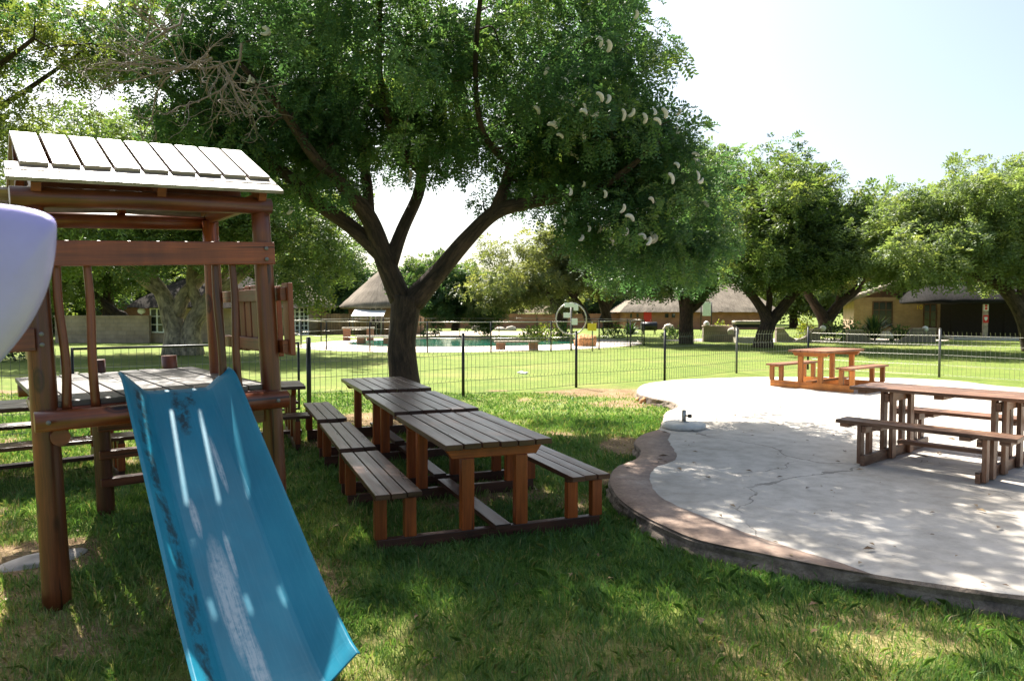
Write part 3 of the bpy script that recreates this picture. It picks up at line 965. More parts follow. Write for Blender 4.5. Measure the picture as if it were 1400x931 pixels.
def build_slide():
    RUN = 2.0
    cen = .657
    prof = spline([(.02, 1.195), (-.03, 1.19), (-.12, 1.155), (-.45, .955), (-1.0, .625), (-1.5, .33), (-1.85, .155), (-RUN, .11)], 6)
    prof = [(float(a), float(b)) for a, b in prof]
    # cross-section (across, height above floor): left rim, wall, floor, wall, rim
    sec = [(-.322, .118), (-.312, .125), (-.30, .113), (-.195, .012), (-.173, 0), (0, -.004), (.173, 0), (.195, .012), (.30, .113), (.312, .125), (.322, .118)]
    vv = [0, .02, .04, .24, .28, .5, .72, .76, .96, .98, 1]
    m = MB(); n = len(prof); ids = []
    L = [0]
    for i in range(1, n): L.append(L[-1] + math.hypot(prof[i][0] - prof[i - 1][0], prof[i][1] - prof[i - 1][1]))
    for i, (y, z) in enumerate(prof):
        a, b = prof[max(i - 1, 0)], prof[min(i + 1, n - 1)]
        t = Vector((0, b[0] - a[0], b[1] - a[1])).normalized(); nn = Vector((0, -t.z, t.y))
        if nn.z < 0: nn = -nn
        ids.append([m.vert(Vector((cen + .045 * y + x, y, z)) + nn * h) for x, h in sec])
    for i in range(n - 1):
        for k in range(len(sec) - 1):
            uvs = [(L[i] / L[-1], vv[k]), (L[i] / L[-1], vv[k + 1]), (L[i + 1] / L[-1], vv[k + 1]), (L[i + 1] / L[-1], vv[k])]
            m.face((ids[i][k], ids[i][k + 1], ids[i + 1][k + 1], ids[i + 1][k]), uvs, .5, False)
    o = m.build("slide", M["slide"], tw)
    o["label"] = "blue fibreglass slide with black scuffs and worn white patch"
    s = o.modifiers.new("thick", "SOLIDIFY"); s.thickness = .009; s.offset = -1
    bv = o.modifiers.new("bevel", "BEVEL"); bv.width = .004; bv.segments = 2; bv.limit_method = "ANGLE"; bv.angle_limit = R(25)
    for x in (.53, .76):
        b = MB(); b.lathe([(.010, 0), (.010, .003), (.006, .006), (0, .007)], (x, .0, 1.200), 10); b.build("bolt", M["greypost"], o)


build_slide()

# ------------------------------------------------------------------ purple chute near the camera
pc = thing("slide_chute", "lavender plastic slide chute with rounded lip, close to the camera in front of the tower", "plastic slide", (-1.25, 1.4, 0))
Yc = 1.25
op = [(-130, 262), (0, 276), (40, 282), (66, 290), (77, 300), (79, 318), (76, 352), (68, 388), (55, 420), (36, 452), (12, 483), (-15, 512), (-60, 560), (-130, 620), (-200, 680)]
out = [at(x, y, Yc) - Vector((-1.25, 1.4, 0)) for x, y in op]
out = [Vector(p_) for p_ in spline([tuple(p_) for p_ in out], 4)]
left = [Vector((out[-1].x - .35, out[-1].y, out[-1].z - .35)), Vector((out[0].x - .45, out[0].y, out[0].z + .0))]
m = MB()
full = out + left; cen_ = Vector((-.06, 1.25 - 1.4, sum(p_.z for p_ in full) / len(full)))
cen_.x = sum(p_.x for p_ in full) / len(full)
rings = []
for k_, dy in ((1.0, .07), (1.0, .035), (.992, .016), (.97, .004), (.92, -.006), (.8, -.016), (.55, -.026), (.25, -.03)):
    rings.append([m.vert(Vector((cen_.x + (p_.x - cen_.x) * k_ - dy * .68, p_.y + dy, cen_.z + (p_.z - cen_.z) * k_))) for p_ in full])
nr_ = len(full)
for i in range(len(rings) - 1):
    for j in range(nr_):
        j2 = (j + 1) % nr_; m.face((rings[i][j], rings[i][j2], rings[i + 1][j2], rings[i + 1][j]), None, .5, True)
m.face(rings[-1], None, .5, True); m.face(list(reversed(rings[0])))
o = m.build("near_wall", M["purple"], pc, 0, fix=True)
m = MB(); m.prism([p_ + Vector((-.4, .45, -.02)) for p_ in out + left], (-.034, .05, .004)); o = m.build("far_wall", M["purple"], pc, .014, fix=True)
m = MB()
for i in range(18, len(out) - 1):
    a, b = out[i], out[i + 1]
    for dz in (.02,):
        m.poly([a + Vector((-.06, .045, dz)), a + Vector((-.44, .46, dz)), b + Vector((-.44, .46, dz)), b + Vector((-.06, .045, dz))], None, .5, True)
o = m.build("chute_floor", M["purple"], pc); sd_ = o.modifiers.new("thick", "SOLIDIFY"); sd_.thickness = .012
MB().tube([(-.12, .26 - .15, -.1), (-.12, .26 - .15, 1.42)], .04, 16).build("support_post", M["black"], pc)
MB().box((-.12, .11, 1.42), (.08, .5, .06)).build("support_bracket", M["black"], pc, .004)


# ------------------------------------------------------------------ wire fence and gate
def wire_panel(a, b, H=1.18, lo=.04, step=.1, mat=None, parent=None, hor=(.06, .32, .58, .84, 1.08), crook=True, r=.0034):
    a, b = Vector(a), Vector(b); d = (b - a); L = d.length; d.normalize(); n = Vector((-d.y, d.x, 0))
    m = MB(); k = int(L / step)
    for i in range(1, k):
        p = a + d * (i * L / k)
        pts = [p + Vector((0, 0, lo))]
        if crook:
            for z in (.30, .34, .38, .82, .86, .90, 1.06):
                pts.append(p + Vector((0, 0, z)) + n * (.03 if z in (.34, .86) else 0))
            pts.append(p + n * -.05 + Vector((0, 0, H)))
        else: pts.append(p + Vector((0, 0, H)))
        m.tube(pts, r, 4, cap=False, smooth=False)
    for z in hor:
        sag = .015
        m.tube([a + Vector((0, 0, z)), (a + b) / 2 + Vector((0, 0, z - sag)) + n * .01, b + Vector((0, 0, z))], r * 1.1, 4, cap=False, smooth=False)
    return m.build("mesh_panel", mat or M["wire"], parent)


fp = [(-.97, 14.34), (1.435, 16.15), (3.72, 17.6), (6.2, 19.95), (8.72, 21.3), (11.06, 18.7), (13.4, 16.1)]
g1p, g0p = Vector((-3.5, 12.05, 0)), Vector((-6.2, 10.0, 0))
fe = thing("wire_fence", "thin wire mesh fence on steel posts running past the big tree round the patio", "wire fence", (-.97, 14.34, 0), 0)
inv = Vector((-.97, 14.34, 0))
pts = [g1p + Vector((.09, .07, 0))] + [Vector((x, y, 0)) for x, y in fp]
for i, p in enumerate(pts):
    q = p - inv
    m = MB(); hgt = 1.25
    m.tube([q + Vector((0, 0, -.2)), q + Vector((0, 0, hgt))], .03 if i else .04, 12)
    m.lathe([(.033, hgt), (.033, hgt + .012), (0, hgt + .02)], (q.x, q.y, 0), 12)
    m.build("fence_post", M["greypost"] if i in (4, 6) else M["black"], fe)
    if i: wire_panel(pts[i - 1] - inv, q, mat=M["galv"] if i >= 5 else M["wire"], parent=fe)
fl = thing("wire_fence", "short stretch of wire mesh fence left of the gate, behind the play tower", "wire fence", tuple(g0p), 0)
far_l = Vector((-8.7, 8.1, 0)) - g0p
for q in (Vector((0, 0, 0)), far_l):
    MB().tube([q + Vector((0, 0, -.2)), q + Vector((0, 0, 1.27))], .04, 12).build("fence_post", M["black"], fl)
wire_panel(far_l, Vector((0, 0, 0)), parent=fl)
gt = thing("wire_gate", "wide black framed wire mesh gate seen behind the deck of the play tower", "gate", tuple(g1p), 0)
gd = (g0p - g1p); gl = gd.length; gd.normalize()
a0, a1 = gd * .06, gd * (gl - .1)
m = MB()
for z in (.08, 1.17): m.tube([a0 + Vector((0, 0, z)), a1 + Vector((0, 0, z))], .018, 10)
for p in (a0, a1): m.tube([p + Vector((0, 0, .06)), p + Vector((0, 0, 1.19))], .02, 10)
m.build("gate_frame", M["black"], gt)
wire_panel(a0, a1, H=1.16, lo=.09, parent=gt, hor=(.3, .6, .9), crook=False)
MB().box(a1 * .985 + Vector((0, 0, .78)), (.05, .05, .12)).build("latch", M["galv"], gt, .004)


# ------------------------------------------------------------------ trees
def crown_verts(lobes, n_clumps, sprays, leaf, nleaf, clump_r, rng, droop=.25, flat=.65, keep=None, spray_len=.18, skin=(.45, 1.0), knobs=0):
    """lobes: (x,y,z, rx,ry,rz); returns leaf quads (n,4,3), rnd (n) and the clump centres"""
    Lb = np.array(lobes, float)
    if knobs:
        ex = []
        for l_ in Lb:
            for q_ in range(knobs):
                dd = rng.normal(size=3); dd /= np.linalg.norm(dd); k_ = rng.uniform(.28, .5)
                ex.append([*(l_[:3] + dd * l_[3:] * .95), *(l_[3:] * k_ * np.array([1.1, 1.1, .8]))])
        Lb = np.concatenate([Lb * np.array([1, 1, 1, .9, .9, .88]), np.array(ex)])
    ar = (Lb[:, 3] * Lb[:, 4] + Lb[:, 3] * Lb[:, 5] + Lb[:, 4] * Lb[:, 5]); ar /= ar.sum()
    ns_ = max(8, n_clumps // 7); rep_ = rng.integers(0, ns_, n_clumps)
    li = rng.choice(len(Lb), ns_, p=ar)[rep_]
    d = rng.normal(size=(ns_, 3)); d /= np.linalg.norm(d, axis=1)[:, None]; d = d[rep_]
    rad = (rng.uniform(skin[0] ** 2, skin[1] ** 2, ns_) ** .5)[rep_]; srn_ = rng.random(ns_)[rep_]
    bumpy = 1 + .14 * np.sin(d[:, 0] * 5 + li) * np.cos(d[:, 1] * 4 + li * 2)
    C = Lb[li, :3] + d * Lb[li, 3:] * (rad * bumpy)[:, None] + rng.normal(size=(n_clumps, 3)) * np.array([1.5, 1.5, .95]) * clump_r
    if keep is not None:
        k = keep(C); C, d, li, srn_ = C[k], d[k], li[k], srn_[k]
    nC = len(C)
    cr = rng.uniform(.65, 1.25, nC) * clump_r
    crnd = .55 * srn_ + .45 * rng.random(nC)
    ci = np.repeat(np.arange(nC), rng.poisson(sprays, nC) + 1)
    n = len(ci)
    o = rng.normal(size=(n, 3)); o /= np.linalg.norm(o, axis=1)[:, None]
    rr = rng.uniform(.25, 1.0, n)[:, None] ** .6
    off = o * rr * np.array([1, 1, flat]); P = C[ci] + off * cr[ci][:, None]
    dirv = o * .7 + d[ci] * .45 + rng.normal(size=(n, 3)) * .45 + np.array([0, 0, -droop])
    dirv /= np.linalg.norm(dirv, axis=1)[:, None]
    upv = np.array([0, 0, 1.0]) + rng.normal(size=(n, 3)) * .5
    s = np.cross(dirv, upv); s /= np.linalg.norm(s, axis=1)[:, None] + 1e-9
    nrm = np.cross(s, dirv)
    sl = spray_len * rng.uniform(.7, 1.3, n)
    lw = leaf[1]; ll = leaf[0]
    out = np.empty((n, nleaf, 4, 3)); rn = np.empty((n, nleaf))
    srnd = np.clip(.62 * crnd[ci] + .28 * rng.random(n) + .12 * (off[:, 2] + .4), 0, 1)
    for k in range(nleaf):
        t = .12 + .88 * ((k // 2 + .5) / max(1, (nleaf + 1) // 2)); sg = 1 if k % 2 else -1
        base = P + dirv * (sl * t)[:, None] - np.array([0, 0, 1.0]) * (sl * t * t * .35)[:, None]
        ld = s * (sg * .85) + dirv * .5 + nrm * rng.normal(0, .25, n)[:, None]
        ld /= np.linalg.norm(ld, axis=1)[:, None]
        wv = np.cross(ld, nrm + rng.normal(size=(n, 3)) * .35); wv /= np.linalg.norm(wv, axis=1)[:, None] + 1e-9
        a = (ll * rng.uniform(.75, 1.25, n))[:, None]; b = (lw * rng.uniform(.8, 1.2, n))[:, None] * .5
        out[:, k, 0] = base; out[:, k, 1] = base + ld * a * .5 + wv * b
        out[:, k, 2] = base + ld * a; out[:, k, 3] = base + ld * a * .5 - wv * b
        rn[:, k] = srnd + rng.normal(0, .07, n)
    return out.reshape(-1, 4, 3), np.clip(rn.reshape(-1), 0, 1), C, P


def limb(mb, pts, n=5, seg=10, wob=.1):
    sp_ = spline(pts, n)
    mb.tube([p[:3] for p in sp_], [max(float(p[3]), .004) for p in sp_], seg, wob=wob, vs=1.0)
    return [np.array(p) for p in sp_]


def twigs(mb, nodes, C, rng, frac=1.0, r0=.03, maxd=6.0, seg=4):
    ND = np.array([p[:4] for p in nodes])
    grown = ND.copy()
    order = np.argsort([np.min(np.linalg.norm(ND[:, :3] - c, axis=1)) for c in C])
    for i in order:
        if rng.random() > frac: continue
        c = C[i]; dd = np.linalg.norm(grown[:, :3] - c, axis=1); j = int(np.argmin(dd)); b = grown[j]
        if dd[j] > maxd: continue
        rr = min(float(b[3]) * .6, r0 * (.5 + dd[j] * .35))
        mid = (b[:3] + c) / 2 + rng.normal(0, .1, 3) * dd[j] + np.array([0, 0, .08 * dd[j]])
        sp_ = spline([(*b[:3], rr), (*mid, rr * .7), (*c, rr * .35)], 3)
        mb.tube([p[:3] for p in sp_], [max(float(p[3]), .003) for p in sp_], seg, cap=False, smooth=False)
        new = np.array([[*p[:3], max(float(p[3]), .004)] for p in sp_[2:]])
        grown = np.concatenate([grown, new])


def tree(name, label, base, limbs, lobes, n_clumps, sprays, leaf, nleaf, clump_r, leaf_mat, bark, seed, group=None, twig_frac=.7, tw_r=.03, spray_len=.18, droop=.25, flat=.65, keep=None, cat="tree", skin=(.45, 1.0), seg=10, knobs=5):
    rng = np.random.default_rng(seed)
    root = thing(name, label, cat, (base[0], base[1], 0), 0, group)
    off = np.array([base[0], base[1], 0])
    mb = MB(); nodes = []
    for l in limbs:
        nodes += limb(mb, [(p[0] - base[0], p[1] - base[1], p[2], p[3]) for p in l], seg=seg)
    lb = [(x - base[0], y - base[1], z, a, b, c) for x, y, z, a, b, c in lobes]
    V, rn, C, P = crown_verts(lb, n_clumps, sprays, leaf, nleaf, clump_r, rng, droop, flat, (lambda c: keep(c + off)) if keep else None, spray_len, skin, knobs)
    twigs(mb, nodes, C, rng, twig_frac, tw_r)
    mb.build("trunk", bark, root)
    link("crown", quads_mesh("crown", V, rn), root, leaf_mat)
    return root, C, P


def L(*pts):
    """limb through photo pixels with depth and radius: (px,py,Y,r)"""
    return [(*at(x, y, Y), r) for x, y, Y, r in pts]


# main camel thorn
TB = (-1.68, 11.5)
main_limbs = [
    [(-1.66, 11.5, -.2, .36), (-1.66, 11.5, .1, .27)] + L((549, 480, 11.5, .225), (552, 440, 11.5, .225), (556, 405, 11.5, .25)),
    L((548, 410, 11.5, .19), (528, 360, 11.4, .19), (505, 300, 11.2, .16), (470, 255, 10.8, .12), (430, 215, 10.2, .09), (385, 150, 9.6, .06), (330, 90, 9.0, .035)),
    L((525, 350, 11.4, .16), (480, 310, 11.3, .14), (430, 275, 11.0, .13), (390, 238, 10.7, .11), (320, 190, 10.6, .08), (240, 130, 10.6, .06), (130, 60, 10.4, .03)),
    L((533, 360, 11.4, .14), (550, 315, 11.6, .12), (572, 265, 11.9, .11), (580, 215, 12.2, .09), (605, 140, 12.6, .07), (640, 60, 13, .05), (690, -80, 13.4, .03)),
    L((565, 412, 11.5, .20), (600, 372, 11.4, .17), (640, 325, 11.2, .15), (678, 290, 11.0, .135), (720, 278, 10.8, .11), (770, 270, 10.5, .09), (810, 262, 10.2, .075), (860, 230, 9.8, .05), (905, 190, 9.6, .03)),
    L((676, 295, 11.0, .12), (690, 255, 11.0, .10), (705, 215, 11.1, .09), (750, 150, 11.2, .07), (800, 70, 11.2, .05), (840, -60, 11, .03)),
    L((505, 305, 11.2, .10), (500, 240, 11.4, .09), (480, 160, 11.8, .07), (450, 80, 12.0, .05), (400, -50, 12, .03)),
    L((578, 240, 12.0, .08), (540, 190, 11.0, .06), (520, 110, 10.0, .05), (520, 0, 9.2, .03)),
    L((700, 230, 11.1, .07), (660, 180, 10.2, .05), (650, 90, 9.4, .04), (660, -40, 8.8, .03)),
]
main_lobes = [
    (-.6, 11.2, 6.5, 3.2, 3.8, 1.9), (-2.6, 11.4, 6.6, 3.2, 3.8, 1.8),
    (1.15, 10.6, 5.2, 1.2, 2.4, 2.0), (1.75, 10.6, 4.1, 1.15, 1.8, 1.4), (2.45, 11.0, 3.5, .85, 1.3, 1.1), (2.2, 10.6, 3.7, .8, 1.0, .9), (1.6, 10.6, 3.3, .9, 1.0, .9),
    (-5.2, 11.2, 5.8, 2.5, 2.6, 1.6), (-3.5, 10.6, 3.9, .8, 1.0, .85), (-4.2, 10.8, 4.3, .9, 1.0, .9),
    (.0, 9.2, 5.5, 1.8, 1.6, 1.2), (-1.9, 9.4, 5.2, 1.6, 1.5, 1.1), (-.2, 11.2, 4.75, 1.0, 1.2, .5), (.35, 11.0, 4.0, .7, .7, .45), (-1.3, 11.6, 4.4, .6, .8, .5),
    (-2.4, 11.3, 4.5, 1.0, .9, .7), (-3.1, 11.0, 4.7, 1.0, 1.0, .8), (-2.9, 11.3, 3.6, .5, .6, .45), (1.2, 10.8, 4.1, .9, 1.0, .8), (-2.5, 11.7, 4.75, 1.2, 1.0, .9), (-1.3, 12.0, 4.75, 1.1, .9, .9), (-.1, 11.9, 4.6, 1.0, .9, .85), (.8, 11.5, 4.4, .8, .8, .8), (-1.8, 10.6, 5.0, 1.0, .8, .7),
]
rngm = np.random.default_rng(3)
main_limbs = [main_limbs[0]] + [[(a, b_, c, r_ * (.84 if i_ else .95)) for i_, (a, b_, c, r_) in enumerate(l_)] for l_ in main_limbs[1:]]
root, C, P = tree("camel_thorn_tree", "big dark camel thorn tree with forked trunk and pale pods over the picnic tables", TB, main_limbs, main_lobes,
                  2050, 28, (.066, .027), 10, .26, M["leaf"], M["bark"], 5, None, .8, .035, .17, .3, .7, lambda c: ~((c[:, 2] > 6.2) & (rngm.random(len(c)) < .62)) & ~((c[:, 0] > 2.15 - .22 * np.maximum(c[:, 2] - 4.4, 0)) & (c[:, 2] > 4.2)), "tree", (.45, 1.0), 20, 2)
MAIN_ROOT, MAIN_P = root, P

lt_limbs = [[(-9.6, 10.6, -.2, .34), (-9.55, 10.6, 1.2, .24), (-9.2, 10.5, 2.4, .2), (-8.5, 10.4, 3.9, .10), (-7.6, 10.3, 4.8, .05), (-6.5, 10.0, 5.4, .025)],
            [(-9.25, 10.5, 2.3, .18), (-9.4, 10.4, 3.8, .14), (-9.0, 10.2, 5.2, .08), (-8.4, 9.8, 6.4, .03)], [(-8.5, 10.4, 3.9, .06), (-7.5, 10.9, 4.8, .04), (-6.4, 11.0, 5.6, .02)]]
tree("camel_thorn_tree", "camel thorn with yellow green leaves reaching in above the play tower at the top left", (-9.6, 10.6), lt_limbs,
     [(-6.7, 9.5, 4.7, 1.5, 1.7, 1.1), (-8.2, 9.8, 5.6, 1.9, 2.0, 1.2), (-6.2, 10.2, 5.7, 1.2, 1.4, .8), (-9.8, 10.4, 5.4, 2.0, 2.0, 1.4)], 360, 23, (.066, .027), 10, .26, M["leafyellow"], M["bark"], 15, None, .8, .03, .17, .2, .6, None, "tree", (.45, 1.0), 14, 2)

# grey curled pods
def pod_mesh():
    m = MB(); pts = []; rad = []
    for i in range(9):
        a = R(-65 + 130 * i / 8); pts.append((.055 * math.cos(a) - .04, 0, .06 * math.sin(a))); rad.append(.021 * (math.sin(math.pi * (i + .6) / 9.2) ** .6) + .003)
    m.tube(pts, rad, 8, wob=.12)
    for v in range(len(m.v)): x, y, z = m.v[v]; m.v[v] = (x, y * .55, z)
    o = m.build("seed_pod", M["pod"], MAIN_ROOT); return o


def project(Pw):
    x, y, z = Pw[:, 0], Pw[:, 1], Pw[:, 2] - EYE
    dep = y * CP - z * SP; up = y * SP + z * CP
    return CX + F_PX * x / dep, CY - F_PX * up / dep, dep


Pw = MAIN_P + np.array([TB[0], TB[1], 0])
px, py, dep = project(Pw)
regions = [((700, 90, 960, 330), 70), ((340, 40, 470, 320), 16), ((30, 20, 230, 180), 10), ((560, 200, 720, 300), 4), ((800, 0, 920, 90), 8)]
pod0 = pod_mesh(); first = True
for (x0, y0, x1, y1), cnt in regions:
    idx = np.where((px > x0) & (px < x1) & (py > y0) & (py < y1))[0]
    cell = {}
    for i in idx:
        k = (int(px[i] // 6), int(py[i] // 6))
        if k not in cell or dep[i] < dep[cell[k]]: cell[k] = i
    cand = list(cell.values()); rngm.shuffle(cand)
    seeds_ = cand[:max(1, cnt * 2 // 3)]
    pick = list(seeds_)
    for s_ in seeds_:
        if len(pick) >= cnt: break
        pick.append(-s_ - 1)
    for i in pick:
        o = pod0 if first else pod0.copy()
        if not first: COL.objects.link(o); o.parent = MAIN_ROOT
        first = False
        base = MAIN_P[i] if i >= 0 else MAIN_P[-i - 1] + rngm.normal(0, .06, 3)
        o.location = (base[0], base[1] - .27, base[2] - .05)
        o.rotation_euler = (rngm.uniform(-.6, .6), rngm.uniform(-1.2, 1.2), rngm.uniform(-.7, .7))
        sc = rngm.uniform(.75, 1.2); o.scale = (sc, sc, sc)

# bare dead twigs hanging in the left of the crown
mb = MB(); rg = np.random.default_rng(8)
def dead(p, d, L_, r, depth):
    pts = [p]; q = p.copy(); dd = d.copy()
    for i in range(4):
        dd = dd + rg.normal(0, .28, 3); dd /= np.linalg.norm(dd); q = q + dd * L_ / 4; pts.append(q.copy())
    mb.tube(pts, [r * (1 - .13 * i) for i in range(5)], 5, cap=False)
    if depth:
        for k in range(4 if depth > 1 else 3):
            j = rg.integers(1, 5); nd = dd + rg.normal(0, .75, 3) + np.array([0, 0, -.15]); nd /= np.linalg.norm(nd)
            dead(pts[j], nd, L_ * rg.uniform(.5, .8), r * .6, depth - 1)
for (x, y, dx, dz) in ((285, 75, -.6, -.7), (300, 85, .3, -.8), (250, 20, .5, -.6), (300, 90, -.9, -.2), (330, 60, -.2, -.9), (290, 80, -.7, -.4)):
    p0 = at(x, y, 8.1) - Vector((TB[0], TB[1], 0)); dead(np.array(p0), np.array([dx, -.15, dz]) / math.hypot(dx, dz), .75, .016, 3)
mb.build("dead_twigs", M["twig"], MAIN_ROOT)

# ---- trees beyond the fence
TG = "trees beyond the wire fence"
def gxy(px_, Y): return ((px_ - CX) / F_PX * Y, Y)


b = gxy(252, 28.7)
tree("gnarled_tree", "gnarled tree with pale twisting stems on the lawn behind the gate", b,
     [L((240, 487, 28.7, .55), (240, 455, 28.7, .42), (232, 425, 28.7, .38), (218, 395, 28.6, .26), (195, 365, 28.4, .2), (170, 352, 28.2, .16), (140, 330, 28, .1), (90, 290, 27.5, .05)),
      L((262, 487, 28.6, .5), (262, 450, 28.6, .36), (275, 425, 28.6, .34), (290, 405, 28.6, .28), (320, 385, 28.5, .2), (350, 360, 28.3, .15), (400, 320, 28, .1), (440, 280, 27.6, .05)),
      L((240, 430, 28.7, .3), (255, 400, 28.7, .26), (278, 375, 28.8, .22), (285, 345, 28.9, .2), (300, 300, 29, .14), (320, 230, 29, .07)),
      L((275, 425, 28.6, .24), (262, 390, 28.6, .2), (262, 350, 28.8, .18), (240, 290, 29, .12), (200, 220, 29, .06)),
      L((225, 405, 28.6, .18), (195, 385, 28.2, .15), (165, 358, 27.6, .11), (120, 345, 27, .06)),
      L((285, 410, 28.6, .2), (310, 372, 28.9, .15), (330, 340, 29, .1))],
     [(-13.2, 29, 6.8, 6.0, 4.5, 2.8), (-8.6, 28, 4.6, 2.2, 2.5, 2.2), (-7.9, 27.6, 3.9, 1.1, 1.4, 1.3), (-17.5, 28, 5.8, 3.0, 3.2, 2.0), (-12.8, 27.6, 5.2, 3.0, 2.0, 1.2)],
     560, 34, (.17, .07), 8, .7, M["leaf2"], M["barkpale"], 21, TG, .45, .06, .42, .5, .6, lambda c: (c[:, 2] > np.where(c[:, 0] < -10, 3.3, 2.3)) & (c[:, 0] < -6.5))
b = gxy(145, 46)
tree("dark_tree", "dark stemmed tree rising behind the block wall left of the window", b,
     [L((150, 455, 46, .4), (148, 415, 46, .33), (150, 385, 46, .28), (165, 350, 46, .15), (180, 320, 46, .08)), L((176, 452, 45.8, .28), (170, 432, 45.6, .22), (155, 425, 45.4, .25), (120, 395, 45, .14), (85, 370, 45, .08)),
      L((152, 400, 46, .2), (185, 380, 46, .16), (215, 372, 46, .08))],
     [(-25.5, 46, 5.6, 4.6, 3.5, 2.0), (-22.6, 46, 5.2, 2.2, 2.2, 1.4), (-29, 46, 4.6, 2.5, 2.5, 2)], 200, 30, (.24, .1), 7, .9, M["leaf2"], M["bark"], 22, TG, .5, .06, .5)
b = gxy(624, 50)
tree("round_tree", "round dark green bushy tree between the thatched hut and the pool", b,
     [L((622, 452, 50, .28), (623, 430, 50, .22), (620, 400, 50, .16), (612, 370, 50, .06)), L((624, 435, 50, .16), (640, 400, 50, .1), (648, 375, 50, .05))],
     [(-4.4, 50, 3.9, 2.0, 1.9, 2.0), (-3.6, 50, 3.2, 1.7, 1.7, 1.7), (-5.0, 50, 3.0, 1.5, 1.5, 1.6)], 220, 42, (.2, .1), 7, .55, M["leafdark"], M["barkmid"], 23, TG, .4, .05, .4, .25, .8)
b = gxy(800, 47)
tree("spreading_acacia", "olive spreading acacia leaning over the pool behind the white hoop", b,
     [L((768, 452, 47, .25), (760, 420, 47, .2), (745, 395, 47, .14), (735, 370, 47, .06)), L((770, 450, 47.5, .22), (775, 425, 47.5, .18), (790, 400, 47.5, .13), (810, 370, 48, .06)),
      L((806, 448, 47.6, .24), (798, 425, 47.4, .2), (775, 395, 47, .16), (755, 370, 46.6, .1), (730, 350, 46.4, .05)), L((832, 448, 48, .35), (826, 420, 48, .3), (815, 395, 48, .2), (790, 365, 48, .1)),
      L((822, 440, 48, .25), (840, 405, 48, .18), (865, 380, 48, .1), (890, 365, 48, .05))],
     [(2.2, 46.5, 4.6, 2.6, 2.4, 1.7), (.1, 46.2, 3.7, 1.7, 1.8, 1.5), (6.0, 48, 4.9, 3.2, 2.8, 1.8), (4.6, 47, 5.2, 2.6, 2.4, 1.5), (-.8, 46, 3.2, 1.1, 1.4, 1.1)], 420, 30, (.2, .08), 7, .6, M["leafolive"], M["barkmid"], 24, TG, .5, .05, .45, .4, .6, lambda c: c[:, 2] > 2.1)
b = gxy(935, 38.7)
tree("tall_acacia", "tall dense acacia with four dark stems in front of the red door house", b,
     [L((938, 473, 38.7, .42), (938, 445, 38.7, .36), (940, 420, 38.7, .33), (940, 395, 38.6, .24), (930, 350, 38.4, .16), (920, 290, 38, .08)), L((942, 425, 38.7, .25), (957, 412, 38.7, .24), (970, 385, 38.6, .2), (975, 350, 38.5, .12), (985, 290, 38.5, .06)),
      L((934, 458, 38.9, .22), (933, 420, 39, .18), (925, 385, 39.2, .15), (910, 340, 39.4, .1), (890, 290, 39.5, .05)), L((932, 455, 39.3, .16), (938, 425, 39.5, .14), (945, 390, 39.6, .1), (960, 330, 39.6, .06))],
     [(9.6, 38.5, 7.6, 2.4, 2.8, 2.9), (8.2, 38.3, 5.6, 2.8, 2.8, 2.2), (10.8, 38.3, 5.0, 1.8, 2.2, 1.9), (7.2, 38, 3.9, 1.5, 1.7, 1.0)], 420, 34, (.2, .085), 8, .62, M["leafdark"], M["bark"], 25, TG, .5, .06, .45, .5, .65, lambda c: c[:, 2] > 3.0)
b = gxy(1045, 34.6)
tree("forked_acacia", "broad acacia with wide forked dark trunk in front of the low garden walls", b,
     [L((1043, 477, 34.6, .5), (1046, 455, 34.6, .36), (1050, 440, 34.6, .34), (1040, 420, 34.5, .22), (1020, 395, 34.3, .18), (1000, 378, 34, .13), (975, 350, 33.8, .06)),
      L((1050, 445, 34.6, .28), (1070, 420, 34.6, .25), (1090, 398, 34.6, .21), (1120, 370, 34.5, .15), (1145, 340, 34.5, .08)), L((1049, 440, 34.6, .16), (1052, 410, 34.7, .14), (1051, 370, 34.8, .12), (1060, 320, 35, .07)),
      L((1088, 400, 34.6, .14), (1085, 360, 34.8, .11), (1095, 310, 35, .06))],
     [(13.2, 34.6, 5.9, 3.0, 2.8, 2.0), (15.3, 34.4, 4.9, 2.0, 2.2, 1.6), (11.4, 34.2, 4.9, 1.9, 2.2, 1.5), (12.6, 34.6, 7.0, 1.9, 2.0, 1.1), (10.6, 33.8, 3.9, 1.2, 1.5, .9)], 420, 32, (.18, .075), 8, .58, M["leaf2"], M["bark"], 26, TG, .55, .06, .42, .45, .6, lambda c: c[:, 2] > 3.1)
b = gxy(1128, 44)
tree("v_shaped_acacia", "acacia with a clean v shaped dark trunk left of the brick house", b,
     [L((1128, 460, 44, .5), (1128, 440, 44, .4), (1115, 418, 44, .28), (1098, 392, 43.8, .22), (1080, 360, 43.6, .1)), L((1130, 440, 44, .36), (1148, 415, 44, .28), (1172, 395, 44, .24), (1183, 370, 44, .16), (1190, 330, 44, .07)), L((1146, 416, 44, .18), (1150, 380, 44.2, .14), (1140, 330, 44.4, .07))],
     [(19.5, 44.2, 5.3, 3.2, 2.8, 1.8), (21.4, 44, 6.0, 2.4, 2.4, 1.5), (17.4, 44, 5.2, 2.2, 2.2, 1.5)], 290, 30, (.22, .09), 7, .68, M["leafolive"], M["bark"], 27, TG, .5, .06, .5, .4, .6, lambda c: c[:, 2] > 3.6)
b = gxy(1412, 31)
